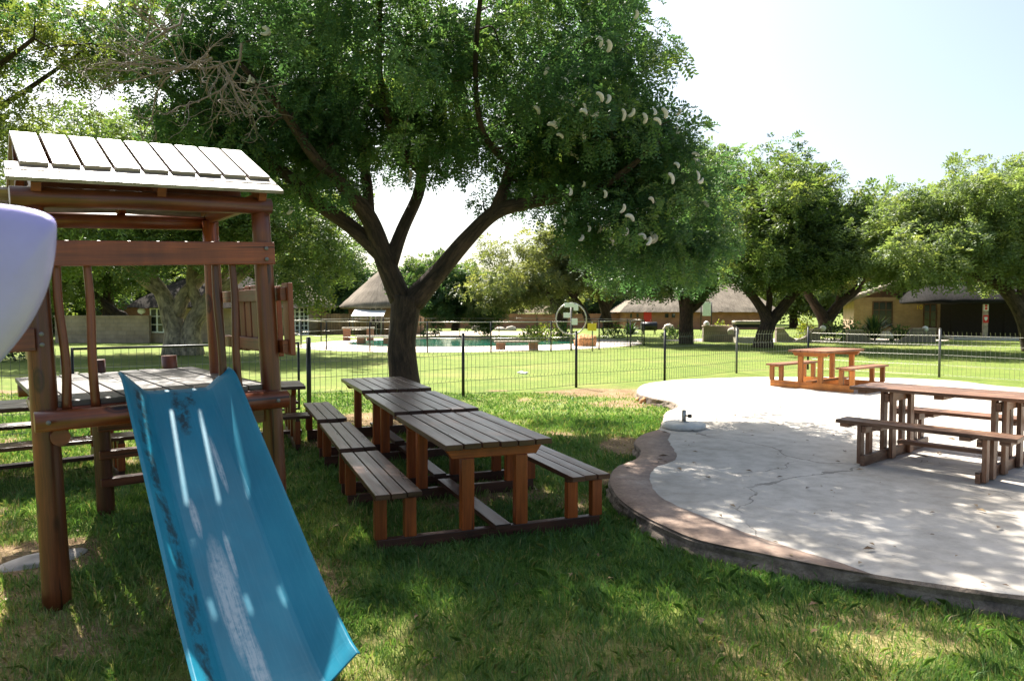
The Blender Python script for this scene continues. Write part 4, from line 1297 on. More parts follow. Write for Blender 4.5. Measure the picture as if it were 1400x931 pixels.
tree("leaning_acacia", "pale green flat topped acacia leaning in front of the dark veranda", b,
     [L((1412, 480, 31, .42), (1404, 450, 31, .34), (1392, 420, 30.9, .28), (1370, 393, 30.7, .24), (1335, 375, 30.4, .18), (1300, 362, 30.2, .12), (1255, 355, 30, .06)),
      L((1375, 395, 30.7, .2), (1352, 365, 30.6, .15), (1330, 330, 30.6, .11), (1290, 290, 30.6, .06)), L((1392, 420, 30.9, .2), (1398, 380, 31, .16), (1390, 330, 31, .11), (1370, 270, 31, .06)), L((1400, 430, 31, .18), (1430, 390, 31, .14), (1470, 340, 31, .07))],
     [(18.2, 30.4, 4.9, 3.3, 3.0, 1.5), (21.2, 30.8, 6.1, 3.4, 3.2, 1.7), (23.6, 31, 7.2, 2.8, 2.8, 1.4), (16.2, 30, 4.1, 1.7, 2.0, 1.1), (20.2, 29.6, 4.3, 2.6, 2.0, 1.0), (25.5, 31, 5.6, 3, 3, 1.8)], 640, 32, (.16, .065), 8, .56, M["leaf3"], M["barkmid"], 28, TG, .55, .05, .4, .35, .45, lambda c: c[:, 2] > 2.9)

# far trees: one crown/trunk per kind, copied
def far_proto(name, label, lobes, mat, seed, ncl, h):
    return tree(name, label, (0, 0), [[(0, 0, -.2, .4), (.1, 0, h * .3, .3), (.3, .1, h * .6, .15), (.2, 0, h * .8, .06)], [(.1, 0, h * .25, .22), (-1.0, .2, h * .5, .13), (-1.8, 0, h * .7, .05)], [(.1, 0, h * .28, .2), (1.3, -.2, h * .5, .12), (2.2, 0, h * .7, .05)]],
                lobes, ncl, 30, (.34, .15), 6, .95, mat, M["barkmid"], seed, "far trees along the back of the garden", .4, .08, .6, .3, .7)[0]
fa = far_proto("acacia_tree", "", [(0, 0, 5.6, 4, 3.5, 2), (-2.2, 0, 4.6, 2.4, 2.4, 1.5), (2.4, .4, 4.8, 2.4, 2.4, 1.6)], M["leafolive"], 41, 200, 7)
fb = far_proto("bushy_tree", "", [(0, 0, 4.4, 3.2, 3.2, 3.0), (1.6, 0, 3.4, 2.4, 2.4, 2.2), (-1.8, .2, 3.2, 2.2, 2.2, 2.4)], M["leafdark"], 42, 230, 6.5)
fc = far_proto("pale_tree", "", [(0, 0, 5.0, 3.6, 3, 2.6), (2, 0, 4, 2.4, 2.4, 2.0), (-2, 0, 4.2, 2.4, 2.2, 1.8)], M["leaf3"], 43, 210, 7)
spots = [(fb, 455, 80, 1.1, "dark tree crown showing between the two round thatched huts"), (fb, 375, 84, 1.25, "dark tree behind the roof of the hut with white glazed doors"),
         (fa, 690, 82, .85, "olive tree standing right of the round dark tree, behind the red brick wall"), (fa, 775, 86, 1.0, "olive tree behind the middle of the red brick wall"),
         (fb, 838, 86, 1.25, "dark bushy tree behind the left end of the red door house"), (fc, 840, 92, 1.1, "pale tree far behind the spreading acacia by the pool"),
         (fc, 1085, 80, 1.25, "pale tree behind the right end of the red door house roof"), (fa, 1010, 98, 1.2, "olive tree rising behind the red door house ridge"),
         (fc, 1195, 78, 1.55, "tall pale tree behind the roof edge of the brick house"), (fa, 1240, 84, 1.3, "olive tree behind the ridge of the brick house"),
         (fb, 60, 60, 1.1, "dark tree at the far left end of the block wall"), (fc, 210, 70, 1.15, "pale sunlit tree behind the block hut with the window"), (fa, 300, 74, 1.2, "olive tree behind the pale gnarled stems"),
         (fa, 545, 95, .9, "olive tree behind the palm and the big forked trunk"), (fb, 1330, 90, 1.4, "dark tree behind the veranda of the brick house"), (fc, -20, 52, 1.3, "pale tree at the left edge behind the lavender chute")]
used = set()
for i, (pr, x, Y, s_, lab) in enumerate(spots):
    o = pr if id(pr) not in used else copy_tree(pr)
    used.add(id(pr))
    X, _ = gxy(x, Y); o.location = (X, Y, 0); o.rotation_euler = (0, 0, i * 2.4); o.scale = (s_, s_, s_ * random.uniform(.92, 1.08)); o["label"] = lab

# palm
b = gxy(577, 70)
pr = thing("palm_tree", "tall palm with a fan of fronds beyond the huts, seen through the forked trunk", "palm", (b[0], b[1], 0))
MB().tube([(0, 0, -.2), (.1, 0, 3), (0, 0, 6.0)], [.35, .28, .24], 10, wob=.1).build("trunk", M["barkmid"], pr)
rg = np.random.default_rng(4); Q = []; rr_ = []
for k in range(34):
    az = rg.uniform(0, 6.28); el = rg.uniform(-.5, 1.3); Lf = rg.uniform(1.6, 2.3)
    h = np.array([math.cos(az), math.sin(az), 0]); prev = np.array([0, 0, 6.1]); s_ = np.array([-math.sin(az), math.cos(az), 0])
    for j in range(9):
        e = el - j * .16; d = h * math.cos(e) + np.array([0, 0, math.sin(e)]); nx = prev + d * Lf / 9
        for sg in (-1, 1):
            for t in (0, .5):
                b0 = prev + (nx - prev) * t; tip = b0 + (s_ * sg * .75 + d * .7 - np.array([0, 0, .25])) * .55 * (1 - abs(j - 4) / 9)
                wv = d * .05
                Q.append([b0 - wv, b0 + wv, tip + wv * .2, tip - wv * .2]); rr_.append(rg.random())
        prev = nx
link("crown", quads_mesh("crown", np.array(Q), np.array(rr_)), pr, M["leafolive"])


# ------------------------------------------------------------------ buildings
def rondavel(name, label, c, r, h, rh, over, wallm, roofm, rz=0, seg=48, group=None):
    root = thing(name, label, "thatched hut", (c[0], c[1], 0), rz, group)
    MB().lathe([(r, -.1), (r, h)], seg=seg).build("wall", wallm, root)
    m = MB(); k = 10; prof = [(r + over - .05, h - .38), (r + over, h - .22)]
    for i in range(1, k + 1):
        t = i / k; prof.append(((r + over) * (1 - t), h - .22 + (rh + .22) * (t ** .96)))
    ids = []
    for i, (rr, z) in enumerate(prof):
        ids.append([m.vert((max(rr, .02) * math.cos(2 * math.pi * j / seg) * (1 + .012 * mnoise.noise(Vector((j * .7, i, 0)))), max(rr, .02) * math.sin(2 * math.pi * j / seg), z + .05 * mnoise.noise(Vector((j * .5, i * .8, 5))))) for j in range(seg)])
    for i in range(len(prof) - 1):
        for j in range(seg):
            j2 = (j + 1) % seg
            m.face((ids[i][j], ids[i][j2], ids[i + 1][j2], ids[i + 1][j]), [(j / seg * 14, i * .4), ((j + 1) / seg * 14, i * .4), ((j + 1) / seg * 14, i * .4 + .4), (j / seg * 14, i * .4 + .4)], .5, True)
    m.face(list(reversed(ids[0])))
    m.build("roof", roofm, root)
    return root


def framed(parent, c, w, h, nx, ny, frame, pane, ry=0.0, name="window", bar=.035, thick=.06):
    """a glazed window or door in the plane y=c.y (local), turned by ry about z"""
    Rm = Matrix.Rotation(ry, 3, "Z"); c = Vector(c)
    m = MB()
    def bx(x, z, sx_, sz_, d=thick): m.box(c + Rm @ Vector((x, 0, z)), (sx_, d, sz_), Rm)
    fw = .07
    bx(0, h / 2 - fw / 2, w, fw); bx(0, -h / 2 + fw / 2, w, fw)
    for s_ in (-1, 1): bx(s_ * (w / 2 - fw / 2), 0, fw, h - 2 * fw)
    for i in range(1, nx): bx(-w / 2 + w * i / nx, 0, bar * (2.2 if (nx % 2 == 0 and i == nx // 2) else 1), h - 2 * fw, thick * .8)
    for j in range(1, ny): bx(0, -h / 2 + h * j / ny, w - 2 * fw, bar, thick * .7)
    o = m.build(name, frame, parent)
    g_ = MB(); g_.box(c + Rm @ Vector((0, thick * .1, 0)), (w - fw, .015, h - fw), Rm); g_.build("pane", M["glass"], o)
    return o


# hut with window (left), blocks
X0, Yh = -20.0, 40.0
hut = thing("block_hut", "sand coloured block hut with a white framed window behind the gnarled tree", "hut", (X0, Yh, 0))
MB().wall(0, 5.6, 0, 5, -.1, 2.2).build("wall", M["block"], hut)
m = MB()
ez, rz_ = 2.05, 4.0
for (a, bq) in (((-.9, -.7), (6.4, 2.5)),):
    P0 = [(-1.0, -.75, ez), (6.5, -.75, ez), (6.5, 5.75, ez), (-1.0, 5.75, ez)]; rA, rB = (1.6, 2.5, rz_), (4.2, 2.5, rz_)
    def slope(pts, nx_=26, ny_=7):
        a0, b0, b1, a1 = [Vector(p_) for p_ in pts]
        ids = []
        for j in range(ny_ + 1):
            t = j / ny_; row = []
            for i in range(nx_ + 1):
                s_ = i / nx_; q = (a0.lerp(b0, s_)).lerp(a1.lerp(b1, s_), t); q = q + Vector((0, 0, .06 * mnoise.noise(q * 2.1)))
                if j == 0: q.z -= .12 + .1 * mnoise.noise(Vector((q.x * 4, q.y * 4, 0)))
                row.append(m.vert(q))
            ids.append(row)
        Lx = (b0 - a0).length; Ly = (a1 - a0).length
        for j in range(ny_):
            for i in range(nx_):
                m.face((ids[j][i], ids[j][i + 1], ids[j + 1][i + 1], ids[j + 1][i]), [(i / nx_ * Lx, j / ny_ * Ly), ((i + 1) / nx_ * Lx, j / ny_ * Ly), ((i + 1) / nx_ * Lx, (j + 1) / ny_ * Ly), (i / nx_ * Lx, (j + 1) / ny_ * Ly)], .5, True)
    slope([P0[0], P0[1], rB, rA]); slope([P0[1], P0[2], rB, rB]); slope([P0[2], P0[3], rA, rB]); slope([P0[3], P0[0], rA, rA])
    m.poly([(p_[0], p_[1], p_[2] - .15) for p_ in reversed(P0)])
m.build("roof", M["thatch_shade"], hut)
framed(hut, (.42, -.03, 1.23), .78, 1.36, 2, 3, M["white"], None)
MB().lathe([(0, -.2), (.17, -.1), (.2, 0), (.17, .1), (0, .2)], (-.35, -.2, 1.75), 16).build("wall_lamp", M["globe"], hut)

q = gxy(205, 39.6)
gw = thing("block_wall", "low sand coloured block wall joining the left side of the window hut", "wall", (q[0], q[1], 0))
MB().wall(-5.2, -.05, 0, .25, -.1, 1.42).build("wall_body", M["block"], gw)
MB().wall(-5.25, -.06, -.04, .29, 1.42, 1.5).build("coping", M["block"], gw)
q = gxy(130, 62)
ob = thing("brick_outbuilding", "pinkish brick outbuilding with flat roof edge far behind the block wall", "outbuilding", (q[0], q[1], 0))
MB().wall(-9, 6, 0, 5, -.1, 2.3).build("wall", M["redbrick"], ob)
MB().wall(-9.3, 6.3, -.5, 5.3, 2.3, 2.5).build("roof", M["thatch"], ob)
q = gxy(-60, 30)

h2 = rondavel("round_hut", "round thatched hut with white glazed double doors, left of the pool", (-17.6, 56.5), 3.05, 2.35, 2.8, .75, M["block"], M["thatch"], 0, group="round thatched huts")
th = math.asin((-15.85 + 17.6) / 3.05); dv = Vector((math.sin(th), -math.cos(th), 0)) * 3.06
framed(h2, (dv.x, dv.y, 1.03), 1.35, 2.06, 4, 6, M["white"], None, th, "glazed_door", .05, .1)
h3 = rondavel("round_hut", "round thatched hut with white awning, half hidden behind the big forked trunk", (-9.95, 57.5), 2.95, 2.35, 3.1, .7, M["brick"], M["thatch"], 0, group="round thatched huts")
th = -.10; dv = Vector((math.sin(th), -math.cos(th), 0)) * 2.97
framed(h3, (dv.x, dv.y, 1.03), .9, 2.06, 2, 5, M["white"], None, th, "glazed_door", .05, .1)
a_ = at(480, 424, 53) - Vector((-9.95, 57.5, 0)); b_ = at(524, 433, 53) - Vector((-9.95, 57.5, 0))
MB().prism([(a_.x, 53 - 57.5, b_.z), (b_.x, 53 - 57.5, b_.z), (b_.x, 54.3 - 57.5, a_.z), (a_.x, 54.3 - 57.5, a_.z)], (0, 0, .06)).build("awning", M["white"], h3, fix=True)
for x in (a_.x + .1, b_.x - .1): MB().tube([(x, -4.4, -.1), (x, -4.4, b_.z)], .04, 8).build("awning_post", M["greypost"], h3)
q = gxy(466, 55)
rf = thing("reed_fence", "brown reed screen fence between the two round thatched huts", "reed fence", (q[0], q[1], 0))
m = MB()
for i in range(30): m.box((-1.5 + i * .1, 0, .78), (.09, .04, 1.6 + random.uniform(-.08, .08)))
m.build("reed_panel", M["reed"], rf)
q = gxy(512, 52.5)
sp2 = thing("stacked_poles", "bundle of brown poles leaning upright beside the white awning", "pole stack", (q[0], q[1], 0))
m = MB()
for i in range(14):
    x = -.65 + i * .1; m.tube([(x, -.2 - .1 * (i % 3), 0), (x + random.uniform(-.1, .25), .15, random.uniform(1.2, 1.5))], .035, 6)
m.build("pole_bundle", M["barkmid"], sp2)

q = gxy(575, 76)
rw = thing("brick_wall", "long low red brick wall running far behind the pool", "wall", (q[0], q[1], 0))
MB().wall(0, 23, 0, .3, -.1, 1.45).build("wall_body", M["redbrick"], rw); MB().wall(-.05, 23.05, -.05, .35, 1.45, 1.53).build("coping", M["redbrick"], rw)

# red-door house
hx, hy = gxy(855, 72)
rh = thing("thatched_house", "long low red brick house with pale thatch roof and red door", "house", (hx, hy, 0))
MB().wall(0, 14.5, 0, 7, -.1, 1.95).build("wall", M["redbrick"], rh)
m = MB()
P0 = [(-.7, -.7, 1.8), (15.2, -.7, 1.8), (15.2, 7.7, 1.8), (-.7, 7.7, 1.8)]; rA, rB = (3.2, 3.5, 4.6), (12.4, 3.5, 4.6)
slope([P0[0], P0[1], rB, rA], 60, 9); slope([P0[1], P0[2], rB, rB]); slope([P0[2], P0[3], rA, rB]); slope([P0[3], P0[0], rA, rA])
m.poly([(p_[0], p_[1], p_[2] - .1) for p_ in reversed(P0)])
m.build("roof", M["thatch"], rh)
o = MB().box((2.2, -.03, .86), (.78, .08, 1.75)).build("door", M["red"], rh, .01); MB().box((2.48, -.09, .9), (.05, .04, .14)).build("handle", M["galv"], o)
for x, w_ in ((.55, .35), (1.2, .35), (4.1, .5), (4.75, .5)): framed(rh, (x, -.03, 1.35), w_, .55, 1, 1, M["redbrick"], None)
q = gxy(912, 58)

# brick house with gable and veranda
bx0, by0 = 23.6, 50.0
bh = thing("brick_house", "yellow brick house with steep thatch gable and dark veranda behind the leaning acacia", "house", (bx0, by0, 0), R(-21))
MB().wall(0, 16, 0, 11, -.1, 2.7).build("wall", M["brick"], bh)
m = MB(); m.prism([(-.02, .0, 2.7), (16.02, .0, 2.7), (8.0, .0, 5.75)], (0, 11, 0)); m.build("gable", M["gable"], bh, fix=True)
m = MB()
e0, e1, rg0, rg1 = (-.75, -.55, 2.5), (-.75, 11.6, 2.5), (8.0, -.55, 5.95), (8.0, 11.6, 5.95)
slope([e1, e0, rg0, rg1], 26, 14); slope([(16.75, -.55, 2.5), (16.75, 11.6, 2.5), rg1, rg0], 26, 14)
o = m.build("roof", M["thatch"], bh); md = o.modifiers.new("thick", "SOLIDIFY"); md.thickness = .28; md.offset = -1
framed(bh, (1.75, -.03, 1.55), 1.25, 1.75, 3, 3, M["gable"], None)
framed(bh, (4.6, -.03, 1.45), .8, 1.6, 2, 3, M["gable"], None)
# veranda: hooded thatch, posts, floor, shade-coloured panel and doors behind
m = MB()
prof = [(-4.6, 2.28), (-4.5, 2.48), (-3.2, 2.95), (-1.6, 3.35), (.02, 3.6)]
ids = []
nxs = 30
for i in range(nxs + 1):
    x = 2.6 + (17.5 - 2.6) * i / nxs; t = min(1, i / 3); sh = math.sin(t * math.pi / 2)
    ids.append([m.vert((x, y * (.3 + .7 * sh) if y < -.1 else y, 2.28 + (z - 2.28) * (.35 + .65 * sh) + .05 * mnoise.noise(Vector((x * 1.7, y * 2, 1))))) for y, z in prof])
for i in range(nxs):
    for k in range(len(prof) - 1):
        m.face((ids[i][k], ids[i + 1][k], ids[i + 1][k + 1], ids[i][k + 1]), [(i * .6, k), ((i + 1) * .6, k), ((i + 1) * .6, k + 1), (i * .6, k + 1)], .5, True)
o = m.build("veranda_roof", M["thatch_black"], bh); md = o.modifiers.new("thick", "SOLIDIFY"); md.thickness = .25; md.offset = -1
MB().wall(5.2, 16.5, -4.3, -.05, -.1, .14).build("veranda_floor", M["concrete_white"], bh)
for i, px_ in enumerate((1340, 1470, 1560)):
    X = bx0 + (6.9, 10.4, 13.9)[i]
    o = MB().box((X - bx0, -4.0, 1.24), (.26, .26, 2.2)).build("veranda_post", M["stone"] if i == 0 else M["bark"], bh, .01)
    if i == 0:
        MB().box((X - bx0, -4.15, 1.98), (.26, .02, .42)).build("notice_plaque", M["white"], o)
        m = MB(); m.lathe([(0, 0), (.07, .0), (.07, .02), (0, .02)], (0, 0, 0), 12); m.v = [(v[0] + X - bx0, -4.165 - v[2], v[1] + 2.07) for v in m.v]; m.box((X - bx0, -4.17, 1.9), (.12, .015, .14)); m.build("notice_mark", M["red"], o, fix=True)
        MB().box((X - bx0, -4.15, 1.28), (.28, .02, .46)).build("notice_plaque", M["red"], o)
        MB().prism([(X - bx0 - .08, -4.165, 1.4), (X - bx0 + .08, -4.165, 1.4), (X - bx0 + .08, -4.165, 1.26), (X - bx0, -4.165, 1.15), (X - bx0 - .08, -4.165, 1.26)], (0, -.012, 0)).build("notice_mark", M["white"], o, fix=True)
MB().box((10.6, -.012, 1.3), (10.8, .024, 2.6)).build("veranda_shade_panel", M["veranda_shade"], bh)  # dark sheet over the bricks, painting in the veranda's shade
for x in (5.6, 8.6, 11.6): MB().box((x + 1.3, -.035, 1.15), (2.2, .06, 2.1)).build("veranda_door", M["veranda_shade"], bh, .01)  # doors carry the same painted shade
fc_ = bpy.data.curves.new("house_number", "FONT"); fc_.body = "10"; fc_.size = .42; fc_.extrude = .012; fc_.align_x = "CENTER"; fc_.align_y = "CENTER"
tmp = bpy.data.objects.new("house_number", fc_); COL.objects.link(tmp)
dg = bpy.context.evaluated_depsgraph_get(); me = bpy.data.meshes.new_from_object(tmp.evaluated_get(dg)); bpy.data.objects.remove(tmp)
X = bx0 + 3.95
pl = MB().box((X - bx0, -.02, 2.0), (.62, .03, .46)).build("number_plaque", M["brick"], bh, .004)
o = link("house_number", me, pl, M["yellowsign"]); o.location = (X - bx0, -.05, 2.0); o.rotation_euler = (R(90), 0, 0)

# ------------------------------------------------------------------ pool
def ellipse_sheet(name, cx, cy, rx, ry, z, mat, wob=.06, n=72, ph=0):
    m = MB(); ids = []
    for i in range(n):
        a = 2 * math.pi * i / n; k = 1 + wob * math.sin(2 * a + ph) + wob * .6 * math.cos(3 * a + ph)
        ids.append(m.vert((cx + rx * k * math.cos(a), cy + ry * k * math.sin(a), z)))
    m.face(ids); o = m.build(name, mat); return tag(o, kind="structure")


ellipse_sheet("pavement", -2.2, 39.5, 9.0, 9.2, .012, plain("pool_paving", (.52, .44, .37), .85, 0, .12, 2), .05)
ellipse_sheet("path", -3.2, 58, 7.5, 6.5, .008, plain("sand_path", (.46, .38, .29), .95, 0, .15, 2), .1)
ellipse_sheet("pavement", 17.5, 43.5, 8.5, 3.0, .008, plain("garden_paving", (.50, .43, .36), .9, 0, .15, 2), .05)
wm, nt, b, _ = mat_new("pool_water"); b.inputs["Base Color"].default_value = (.03, .17, .12, 1); b.inputs["Roughness"].default_value = .06
bump(nt, b, noise(nt, mapped(nt, "Object"), 2.5, 3), .15, .05)
ellipse_sheet("water", -2.6, 40.5, 6.2, 5.4, .03, wm, .06, 72, .5)

pf = thing("pool_fence", "thin grey post and wire fence curving round the swimming pool", "pool fence", (-2.2, 39.5, 0))
NP = 22; pp = []
for i in range(NP):
    a = 2 * math.pi * i / NP; pp.append(Vector((9.3 * math.cos(a), 9.5 * math.sin(a), 0)))
for p in pp: MB().tube([p, p + Vector((0, 0, 1.3))], .03, 8).build("fence_post", M["black"], pf)
m = MB()
for i in range(NP):
    a, c = pp[i], pp[(i + 1) % NP]
    m.tube([a + Vector((0, 0, 1.27)), c + Vector((0, 0, 1.27))], .022, 6)
    for z in (.1, .6): m.tube([a + Vector((0, 0, z)), c + Vector((0, 0, z))], .008, 4)
m.build("fence_rail", M["galv"], pf)


def slab_bench(name, label, c, rz, w=1.9, hgt=.42, mats=(None, None), cat="bench"):
    r = thing(name, label, cat, (c[0], c[1], .012), rz)
    MB().box((0, 0, hgt - .04), (w, .4, .08)).build("seat", mats[0], r, .01)
    for s_ in (-1, 1): MB().wall(s_ * w * .36 - .2, s_ * w * .36 + .2, -.17, .17, 0, hgt - .08).build("leg", mats[1], r)
q = gp(707, 480); slab_bench("brick_bench", "low slab bench on two brick piers at the near edge of the pool", (q.x, q.y + .4), R(4), 2.0, .42, (M["stone"], M["redbrick"]))
q = gp(452, 470); slab_bench("stone_bench", "pale stone bench at the left end of the pool paving, nearer of two", (gxy(512, 38)[0], 38), R(-8), 2.0, .45, (M["soilrock"], M["redbrick"]), "bench")
x_, y_ = gxy(490, 43); slab_bench("stone_table", "pale stone slab table behind the stone bench at the pool's left end", (x_, y_), R(6), 1.9, .78, (M["soilrock"], M["redbrick"]), "stone table")

# white hoop with boards and yellow sign
x_, y_ = gxy(781, 31.5)
hp = thing("hoop_stand", "big white hoop on a stand with small white boards beside the pool", "hoop", (x_, y_, 0))
m = MB(); zc = at(781, 436, 31.5).z
m.tube([(.66 * math.cos(R(a)), 0, zc + .68 * math.sin(R(a))) for a in range(0, 361, 10)], .03, 8, cap=False); m.build("hoop", M["galv"], hp)
m = MB(); m.tube([(0, .06, -.1), (0, .06, zc + .5)], .04, 8); m.build("stand_post", M["greypost"], hp)
for (x, z, sx_, sz_) in ((-.1, .6, .42, .2), (-.2, .16, .28, .22), (.14, -.12, .26, .28), (.2, .5, .2, .28)):
    MB().box((x, -.03, zc + z), (sx_, .03, sz_)).build("notice_board", M["white"], hp, .004)
x_, y_ = gxy(810, 31)
ys_ = thing("yellow_sign", "blank yellow sign on a thin post right of the white hoop", "sign", (x_, y_, 0))
MB().tube([(0, .03, -.1), (0, .03, 1.25)], .025, 8).build("sign_post", M["greypost"], ys_)
MB().box((-.02, 0, 1.05), (.38, .02, .32)).build("sign_board", M["yellowsign"], ys_, .004)
x_, y_ = gxy(800, 36)
rock("boulder", "reddish boulder with pale top at the right end of the pool paving", "boulder", (x_, y_, .15), (.6, .45, .45), 31, M["rubble"], None, .4)

# ------------------------------------------------------------------ garden in front of the house
GWG = "low garden walls in front of the brick house"
def gwall(px0, px1, Y, h0, h1, lab, slope_end=0.0):
    x0, _ = gxy(px0, Y); x1, _ = gxy(px1, Y)
    r = thing("garden_wall", lab, "garden wall", (x0, Y, 0), 0, GWG); Lw = x1 - x0
    m = MB(); o_ = [(0, 0, -.05), (Lw + max(slope_end, 0), 0, -.05)]
    if slope_end > 0: o_ += [(Lw + slope_end * .7, 0, .12), (Lw + slope_end * .3, 0, h1 * .45), (Lw, 0, h1)]
    else: o_ += [(Lw, 0, h1)]
    if slope_end < 0: o_ += [(0, 0, h0), (slope_end * .3, 0, h0 * .45), (slope_end * .7, 0, .12), (slope_end, 0, -.05)]
    else: o_ += [(0, 0, h0)]
    m.prism(o_, (0, .3, 0)); m.build("wall_body", M["gwall"], r, fix=True)
    t = MB(); t.box((Lw / 2, .15, (h0 + h1) / 2 + .025), (Lw + .06, .38, .06)); t.build("coping", M["stone"], r, .01)
gwall(962, 1008, 41, .88, .88, "longest low garden wall, right of the tall acacia, with a globe lamp", .0)
gwall(1062, 1072, 40.5, .75, .75, "low garden wall with swept right end behind the forked acacia", 1.1)
gwall(1112, 1122, 40.2, .72, .72, "low garden wall with swept left end under the v shaped acacia", -1.3)
gwall(1160, 1180, 40, .66, .66, "low garden wall in the middle, left of the spiky cycad", .9)
gwall(1248, 1280, 40.4, .74, .74, "low garden wall in front of the house corner, below the number plaque", -.9)
for (x, y, Y, lab) in ((966, 443, 41.15, "white globe lamp on the longest garden wall beside the tall acacia"), (1125, 449, 40.3, "white globe lamp above the swept wall under the v shaped acacia"), (1265, 450, 40.5, "white globe lamp on the garden wall by the house corner")):
    p = at(x, y, Y)
    r = thing("globe_lamp", lab, "garden lamp", (p.x, p.y, 0), 0, "white globe lamps on the garden walls")
    s_ = p.z
    MB().lathe([(.0, -.17), (.1, -.14), (.165, -.05), (.17, .02), (.13, .11), (.06, .16), (0, .17)], (0, 0, s_), 20).build("globe", M["globe"], r)
    MB().lathe([(.06, s_ - .3), (.05, s_ - .16), (.08, s_ - .14)], seg=12).build("lamp_base", M["greypost"], r)
for (x, y, Y, s_, lab) in ((914, 447, 50, (.5, .3, .3), "pale boulder standing left of the tall acacia stems"), (1003, 452, 40.6, (.35, .3, .3), "round pale boulder on the right end of the longest garden wall"), (1212, 458, 39.5, (.4, .3, .3), "pale rock below the spiky cycad")):
    p = at(x, y, Y); rock("boulder", lab, "boulder", (p.x, p.y, max(0, p.z - .1)), s_, int(x), M["soilrock"], "boulders in the garden beds")
q = gxy(1024, 40)
bb = thing("garden_barbecue", "long stone garden barbecue with pale rounded slab on thin legs by the forked acacia", "barbecue", (q[0], q[1], 0))
MB().box((0, 0, 1.12), (1.75, .8, .2)).build("slab", M["soilrock"], bb, .08); MB().box((0, 0, .93), (1.6, .7, .16)).build("fire_tray", M["black"], bb, .01)
for x in (-.7, .7):
    for y in (-.28, .28): MB().tube([(x, y, -.05), (x, y, .86)], .035, 8).build("leg", M["greypost"], bb)
MB().wall(-.8, .8, -.25, .3, -.05, .3).build("base", M["soilrock"], bb)
q = gxy(887, 55)
db = thing("barrel_barbecue", "black barrel barbecue on legs in front of the red door", "barbecue", (q[0], q[1], 0))
MB().tube([(-.6, 0, .62), (.6, 0, .62)], .32, 16).build("barrel", M["black"], db)
for x in (-.45, .45):
    for y in (-.2, .2): MB().tube([(x, y * 1.4, -.05), (x, y * .5, .5)], .03, 6).build("leg", M["black"], db)
q = gxy(966, 66)
sc_ = thing("signboard", "pale green upright board on dark posts behind the tall acacia", "signboard", (q[0], q[1], 0))
z1, z0 = at(966, 413, 66).z, at(966, 432, 66).z
MB().box((0, 0, (z0 + z1) / 2), (.75, .05, z1 - z0)).build("board", plain("pale_green_paint", (.55, .62, .55), .6), sc_, .01)
for x in (-.5, .46): MB().tube([(x, .06, -.1), (x, .06, z1)], .05, 8).build("sign_post", M["black"], sc_)


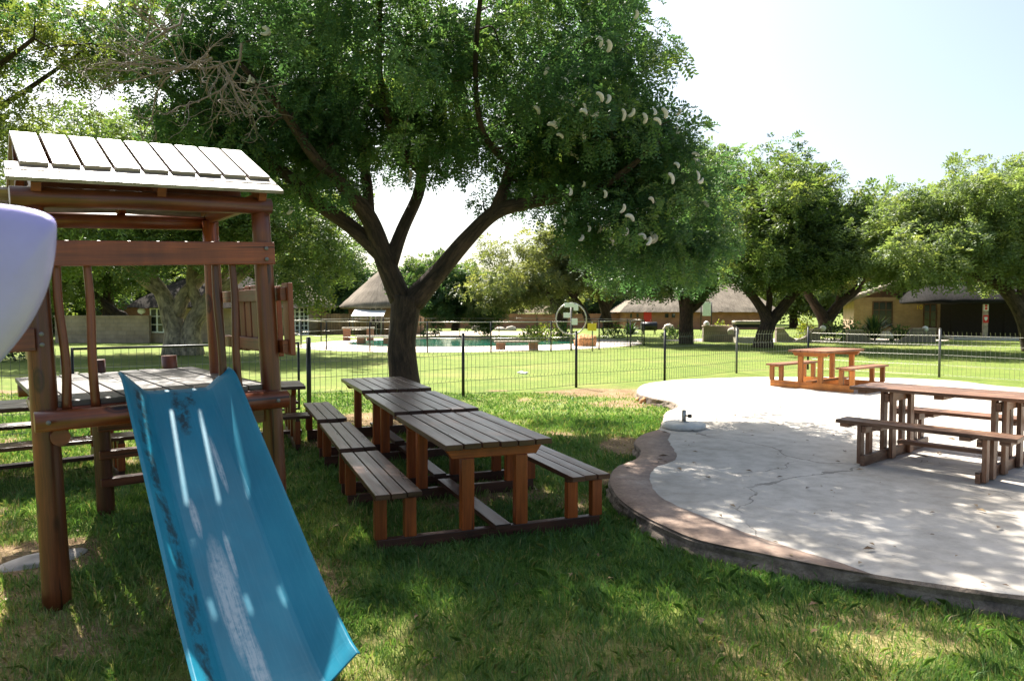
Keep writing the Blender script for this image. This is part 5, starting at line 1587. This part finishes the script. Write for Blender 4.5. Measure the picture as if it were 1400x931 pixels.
def plant(name, label, px_, Y, h, r, mat, seed, n=240, spiky=False, group=None, cat="plant"):
    x, _ = gxy(px_, Y); rg = np.random.default_rng(seed); Q = []; rn = []
    root = thing(name, label, cat, (x, Y, 0), 0, group)
    if spiky:
        for k in range(n):
            az = rg.uniform(0, 6.28); el = rg.uniform(.15, 1.4); Lf = h * rg.uniform(.7, 1.1); d = np.array([math.cos(az) * math.cos(el), math.sin(az) * math.cos(el), math.sin(el)]) ; s_ = np.array([-math.sin(az), math.cos(az), 0])
            a = np.array([0, 0, .1]); mid = a + d * Lf * .6; tip = mid + (d - np.array([0, 0, .5])) * Lf * .5
            w_ = .055
            Q.append([a - s_ * w_ * .5, a + s_ * w_ * .5, mid + s_ * w_, mid - s_ * w_]); Q.append([mid - s_ * w_, mid + s_ * w_, tip + s_ * .008, tip - s_ * .008]); c = rg.random(); rn += [c, c]
    else:
        for k in range(n):
            d = rg.normal(size=3); d /= np.linalg.norm(d); d[2] = abs(d[2]); P_ = d * np.array([r, r, h]) * rg.uniform(.4, 1) ; ld = d + rg.normal(0, .6, 3); ld /= np.linalg.norm(ld); wv = np.cross(ld, rg.normal(size=3)); wv /= np.linalg.norm(wv)
            a = rg.uniform(.12, .22); Q.append([P_, P_ + ld * a * .5 + wv * a * .28, P_ + ld * a, P_ + ld * a * .5 - wv * a * .28]); rn.append(rg.random())
    link("foliage", quads_mesh("foliage", np.array(Q), np.array(rn)), root, mat)
    m = MB()
    for k in range(4): m.tube([(random.uniform(-.1, .1), random.uniform(-.1, .1), -.05), (random.uniform(-.5, .5) * r, random.uniform(-.5, .5) * r, h * .6)], .02, 5)
    m.build("stem", M["barkmid"], root)


plant("cycad", "large spiky dark cycad in front of the brick house window", 1195, 43, 1.75, 1.2, M["leafdark"], 1, 150, True)
plant("cycad", "smaller spiky plant in the bed in front of the red door house", 862, 50, 1.2, .9, M["plantgreen"], 2, 90, True)
pl_ = [(1060 + 42, 46, 1.7, .6, "plantlime", "bright lime green shrub between the forked and v shaped acacias"), (1141, 42, 1.3, .8, "leafdark", "dark shrub at the foot of the v shaped acacia"), (1232, 42, .9, .8, "leafdark", "low dark shrub right of the cycad below the house wall"),
       (748, 42, 1.1, 1.1, "plantlime", "lime green shrub beside the pool behind the hoop"), (728, 43, .9, .8, "plantlime", "smaller yellow green shrub at the left end of the pool bed"), (770, 43, 1.0, .7, "plantgreen", "green shrub right behind the white hoop"),
       (838, 48, 1.0, .9, "plantgreen", "green shrub in the bed right of the yellow sign"), (912 + 12, 46, .8, 1.0, "plantgreen", "leafy green shrub at the foot of the tall acacia"), (985, 44, 1.2, .5, "plantlime", "slim yellow green shrub behind the longest garden wall"), (1165, 44.5, 1.3, .9, "plantgreen", "green shrub left of the cycad beneath the house eave"),
       (20, 25, 1.1, 1.0, "leafdark", "dark hedge plant at the left edge behind the play tower rail")]
for i, (x, Y, h, r, mt, lab) in enumerate(pl_): plant("shrub", lab, x, Y, h, r, M[mt], 60 + i, 420, False, "shrubs in the garden beds", "shrub")
for i, (x, lab) in enumerate(((652, "pale rock at the left end of the rock row by the red brick wall"), (668, "tallest pale rock in the rock row by the red brick wall"), (684, "small pale rock in the middle of the rock row by the brick wall"), (699, "pale rock at the right end of the rock row by the brick wall"))):
    X, _ = gxy(x, 66); rock("boulder", lab, "boulder", (X, 66, .1), (.55, .4, .35 + .12 * (i == 1) - .1 * (i == 2)), 70 + i, M["soilrock"], "rocks along the red brick wall")
